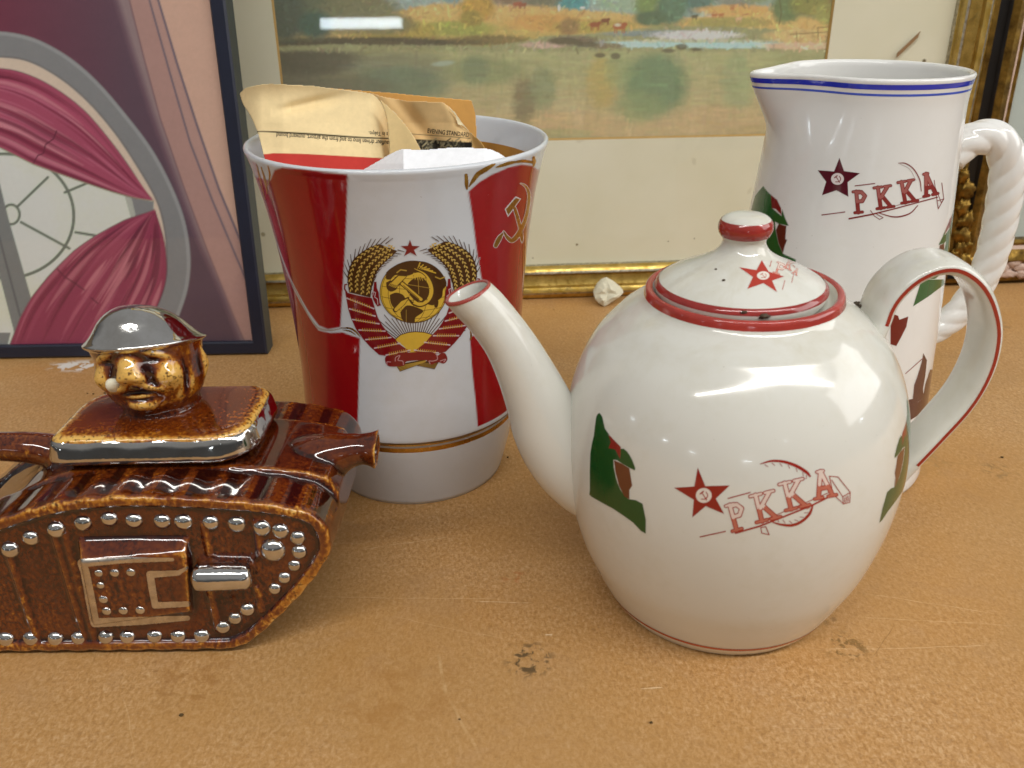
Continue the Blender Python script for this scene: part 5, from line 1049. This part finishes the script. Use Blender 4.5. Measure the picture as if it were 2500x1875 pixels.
def pool(P, N):                               # treacly pools between the grousers and on top
    from_top = np.clip(N[:, 2], 0, 1); i = np.array([np.argmin((outl[::3, 0]-x)**2+(outl[::3, 1]-z)**2)*3 for x, z in P[:, [0, 2]]])
    s = per[i]; band = np.cos(2*math.pi*s/PITCH_L); track = ((P[:, 1] < YI-0.001) | (P[:, 1] > YF0+0.001)) & (from_top > 0.35)
    mid = np.clip(np.minimum(P[:, 1]-YN, YI-P[:, 1])/0.006, 0, 1)
    v = np.where(track & (P[:, 1] < YI), (np.clip(band*1.6, -1, 1)*0.17-0.12)*mid, 0)+np.where(track & (P[:, 1] > YF0), np.clip(band*1.6, -1, 1)*0.14-0.12, 0)
    v += np.where((P[:, 1] > YI) & (P[:, 1] < YF0) & (N[:, 2] > 0.5), -0.10, 0)
    return v
thin_attr(hullo, 0.33, 700, 16, pool)
ST = Surface([hullo])
def hitside(x, y):
    P, N = ST.px([x*K1], [700+y*K1]); return P[0], N[0]
# rivets
ph = np.linspace(0, math.pi/2, 7); th = np.linspace(0, 2*math.pi, 17)[:-1]; RV = []
for p_ in ph: RV += [(math.cos(p_)*math.cos(t_), math.cos(p_)*math.sin(t_), math.sin(p_)*0.8-0.1) for t_ in th]
rv_me = bpy.data.meshes.new('rivet'); rv_me.from_pydata(RV, [], [list(map(int, f_)) for f_ in grid_faces(7, 16, True)]+[[6*16+k for k in range(16)]]); rv_me.materials.append(M_SILVER); rv_me.polygons.foreach_set('use_smooth', np.ones(len(rv_me.polygons), bool))
rivets = [(45, 1120, 36), (132, 1070, 34), (242, 1035, 36), (355, 1008, 36), (467, 990, 34), (572, 998, 35), (692, 1000, 35), (782, 1003, 37), (898, 1005, 33), (1010, 1012, 37), (1118, 1028, 36), (1196, 1040, 34), (1270, 1070, 32), (1277, 1130, 32), (1256, 1188, 27), (1214, 1240, 27), (1172, 1287, 27), (1056, 1375, 31), (1003, 1413, 29), (953, 1451, 30), (862, 1488, 34), (760, 1490, 32), (660, 1490, 32), (544, 1493, 32), (452, 1494, 33), (336, 1498, 31), (237, 1500, 33), (132, 1500, 33), (26, 1502, 34), (1164, 1122, 52),
          (420, 1222, 16), (488, 1221, 18), (557, 1219, 18), (428, 1274, 15), (440, 1334, 18), (454, 1384, 18), (525, 1382, 18), (597, 1380, 18), (-60, 1502, 33), (-150, 1502, 33), (-60, 1185, 34), (-150, 1260, 34)]
for x, y, s in rivets:
    if x < 0: P = side(x, y, YN+rec); N = np.array([0, -1.0, 0])
    else: P, N = hitside(x, y)
    r_ = 1.1*s*K1*((P-CAM)@FW)/F
    o = bpy.data.objects.new('rivet', rv_me); COL.objects.link(o); o.parent = tank; o.matrix_parent_inverse = Matrix.Translation(-tank.location)
    N = N*0.4+np.array([0, -1, 0])*0.6; o.location = P; o.rotation_euler = Vector(N).to_track_quat('Z', 'Y').to_euler(); o.scale = (r_, r_, r_*(0.9 if s > 20 else 0.55))
# gun barrel in silver lustre
g0, g1 = side(828, 1236, YN-0.001), side(1078, 1232, YN-0.001)
C = interp_line([g0, g1], 14); gun = tube('gun_barrel', C, None, np.interp(np.linspace(0, 1, 14), [0, 0.06, 0.5, 0.94, 1], [0.0040, 0.0062, 0.0060, 0.0054, 0.0036]), M_SILVER, tank, 28, 0, 0, 0, 1.0, True, (0, 1, 0))
# silver lines round the sponson door
lc = Canvas(180, 1350, 470, 1540, 0.8); kk = lambda pts: [(x*K1, 700+y*K1) for x, y in pts]
lc.stroke(kk([(800, 1412), (600, 1424), (405, 1432), (385, 1330), (362, 1210), (348, 1178), (520, 1166), (735, 1162)]), [12, 20, 22, 24, 22, 20, 14, 9], '#ffffff')
lc.stroke(kk([(797, 1198), (760, 1220), (640, 1226), (650, 1290), (662, 1358), (800, 1352)]), [7, 12, 18, 18, 16, 13], '#ffffff')
decal('silver_line', lc, ST.px, metal('silver_paint', '#ddd6cc', 0.3, 0.1, 300, '#bdb2a4'), tank, 1.2e-4)
# lid
def rrect(x0, x1, y0, y1, rad, n=8):
    out = []
    for (cx, cy, a0), r_ in zip(((x1, y0, -90), (x1, y1, 0), (x0, y1, 90), (x0, y0, 180)), rad):
        cx = cx-r_ if cx == x1 else cx+r_; cy = cy+r_ if cy == y0 else cy-r_
        out += [(cx+r_*math.cos(math.radians(a0+90*k/n)), cy+r_*math.sin(math.radians(a0+90*k/n))) for k in range(n+1)]
    return np.array(out)
base = interp_line(np.vstack([rrect(-0.1930, -0.1105, 0.3055, 0.3560, (0.017, 0.010, 0.020, 0.006)), rrect(-0.1930, -0.1105, 0.3055, 0.3560, (0.017, 0.010, 0.020, 0.006))[:1]]), 161)[:-1]
bn = ring_normals(base); cc = base.mean(0)
if ((base+bn*0.001-cc)**2).sum() < ((base-cc)**2).sum(): bn = -bn
zl = lambda P: 0.0008*np.clip((P[:, 0]+0.19)/0.08, 0, 1)
lay = [(-0.006, 0.0800), (-0.0035, 0.0812), (-0.0012, 0.0832), (-0.0002, 0.0848), (0.0, 0.0868), (0.0, 0.0900), (0.0, 0.0930), (-0.0003, 0.0945), (-0.0011, 0.0955), (-0.0024, 0.0961), (-0.0045, 0.0964), (-0.010, 0.0966), (-0.018, 0.0968)]
rows = []
for off, z in lay:
    Q = cc+(base-cc)*(1+off/0.03) if off < -0.006 else base+bn*off; rows.append(np.column_stack([Q, np.full(len(Q), z)+zl(Q)]))
V = np.array(rows).reshape(-1, 3); f = grid_faces(len(rows), 160, True).tolist(); f.append([(len(rows)-1)*160+k for k in range(160)]); f.append(list(range(160))[::-1])
lidt = mesh_obj('lid', V, f, M_TANK, tank)
sub = lidt.modifiers.new('s', 'SUBSURF'); sub.levels = 1; sub.render_levels = 1
thin_attr(lidt, 0.37, 300, 10, lambda P, N: np.where(P[:, 2] > 0.0958, -0.02, 0)+np.where((P[:, 2] > 0.0950) & (P[:, 2] < 0.0963), 0.22, 0))
w1 = 0.0003*fbm(np.arange(160)/3.1, np.zeros(160), 4, 2)
rows = [np.column_stack([base+bn*(o_+w1*0.8)[:, None], np.full(160, z)+zl(base)+dz]) for o_, z, dz in ((0.0012, 0.0848, 0), (0.0027, 0.0857, 0), (0.0020, 0.0885, 0), (0.0013, 0.0915, 0), (0.0008, 0.0932, 0.0004*np.sin(np.arange(160)/2.3)), (-0.0003, 0.0944, 0.0003*np.sin(np.arange(160)/2.3)))]
band = mesh_obj('silver_band', np.array(rows).reshape(-1, 3), grid_faces(6, 160, True), M_SILVER, lidt)
sub = band.modifiers.new('s', 'SUBSURF'); sub.levels = 1; sub.render_levels = 1
# head
HC = np.array([-0.1560, 0.3380, 0.0960]); tilt = math.radians(-3.0); yawh = math.radians(3)
def headpt(r, z, th):                          # local frame: th=0 looks along the face
    x = r*np.sin(th); y = -r*np.cos(th)
    X = x*math.cos(yawh)-y*math.sin(yawh); Yv = x*math.sin(yawh)+y*math.cos(yawh)
    Xr = X*math.cos(tilt)+z*math.sin(tilt); Zr = -X*math.sin(tilt)+z*math.cos(tilt)-0.34*Yv*np.clip(z, 0, 1)/0.034
    return np.stack([HC[0]+Xr*1.0, HC[1]+Yv, HC[2]+Zr], -1)
nz, nt = 120, 200
zz = np.linspace(-0.002, 0.0312, nz); tt = np.linspace(-math.pi, math.pi, nt+1)[:-1]; Tt, Zz = np.meshgrid(tt, zz)
Rr = np.interp(Zz, *zip(*smooth_line([(-0.002, 0.0188), (0.001, 0.0165), (0.004, 0.0170), (0.008, 0.0197), (0.013, 0.0214), (0.019, 0.0219), (0.025, 0.0222), (0.0285, 0.0228), (0.0312, 0.0240)], 6)))
def bump_(t0, z0, st, sz, h, rot=0.0):
    u = (Tt-t0)*0.021; v = Zz-z0; c, s = math.cos(rot), math.sin(rot); a = u*c+v*s; b = -u*s+v*c; return h*np.exp(-(a/st)**2-(b/sz)**2)
D = 0
D = D+bump_(0.0, 0.0222, 0.0046, 0.0040, 0.0052)+bump_(0.0, 0.0190, 0.0056, 0.0026, 0.0026)                      # nose
D = D+bump_(-0.16, 0.0192, 0.0022, 0.0020, 0.0020)+bump_(0.16, 0.0192, 0.0022, 0.0020, 0.0020)                 # nostrils
for s in (-1, 1):
    D = D+bump_(s*0.62, 0.0182, 0.0056, 0.0048, 0.0046)                                                        # cheeks
    D = D+bump_(s*0.26, 0.0152, 0.0044, 0.0014, 0.0022, s*-0.35)                                               # moustache
    D = D+bump_(s*0.46, 0.0272, 0.0046, 0.0013, 0.0016, s*-0.3)                                                # brows
    D = D-bump_(s*0.42, 0.0248, 0.0026, 0.0009, 0.0009)         # eyes
    D = D-bump_(s*0.30, 0.0185, 0.0012, 0.0035, 0.0014, s*0.4)-bump_(s*0.95, 0.0150, 0.0016, 0.0060, 0.0012)
    D = D+bump_(s*1.55, 0.0190, 0.0024, 0.0052, 0.0034)-bump_(s*1.55, 0.0190, 0.0010, 0.0030, 0.0016)         # ears
D = D-bump_(0.0, 0.0132, 0.0052, 0.0008, 0.0012)+bump_(0.0, 0.0118, 0.0042, 0.0010, 0.0011)-bump_(0, 0.0104, 0.0048, 0.0009, 0.0009)+bump_(0.0, 0.0075, 0.0062, 0.0028, 0.0030)
Rr = Rr+D
V = headpt(Rr, Zz, Tt).reshape(-1, 3); f = grid_faces(nz, nt, True).tolist(); f.append([(nz-1)*nt+k for k in range(nt)])
head = mesh_obj('head', V, f, M_TANK, lidt); bm = bmesh.new(); bm.from_mesh(head.data); bmesh.ops.recalc_face_normals(bm, faces=bm.faces); bm.to_mesh(head.data); bm.free()
thin_attr(head, 0.40, 1700, 34)
# helmet
hel = smooth_line([(0.0236, 0.0288), (0.0244, 0.0293), (0.0252, 0.0300), (0.0250, 0.0308), (0.0230, 0.0324), (0.0209, 0.0344), (0.0190, 0.0368), (0.0167, 0.0398), (0.0133, 0.0430), (0.0090, 0.0455), (0.0042, 0.0468), (0.0004, 0.0470)], 5)
nt2 = 120; tt2 = np.linspace(-math.pi, math.pi, nt2+1)[:-1]
V = np.array([headpt(np.full(nt2, r)*(1+0.035*np.cos(2*tt2)*np.clip((0.036-z)/0.008, 0, 1)), np.full(nt2, z)-0.0005*np.cos(tt2*2)*np.clip((0.036-z)/0.006, 0, 1), tt2) for r, z in hel])
f = grid_faces(len(hel), nt2, True).tolist(); f.append([(len(hel)-1)*nt2+k for k in range(nt2)])
helm = mesh_obj('helmet', V.reshape(-1, 3), f, M_SILVER, lidt); bm = bmesh.new(); bm.from_mesh(helm.data); bmesh.ops.recalc_face_normals(bm, faces=bm.faces); bm.to_mesh(helm.data); bm.free()
SH = Surface([head]); P, N = SH.px([482*K1], [700+415*K1]); P, N = P[0], N[0]
C = interp_line([P-N*0.002, P+N*0.0022], 5); tube('cigarette_stub', C, None, np.array([0.0029, 0.0029, 0.0029, 0.0029, 0.0026]), plain('bare_bisque', '#e6dfc6', 0.6), lidt, 18, 0, 0, 0, 1.0, True, (0, 0, 1))
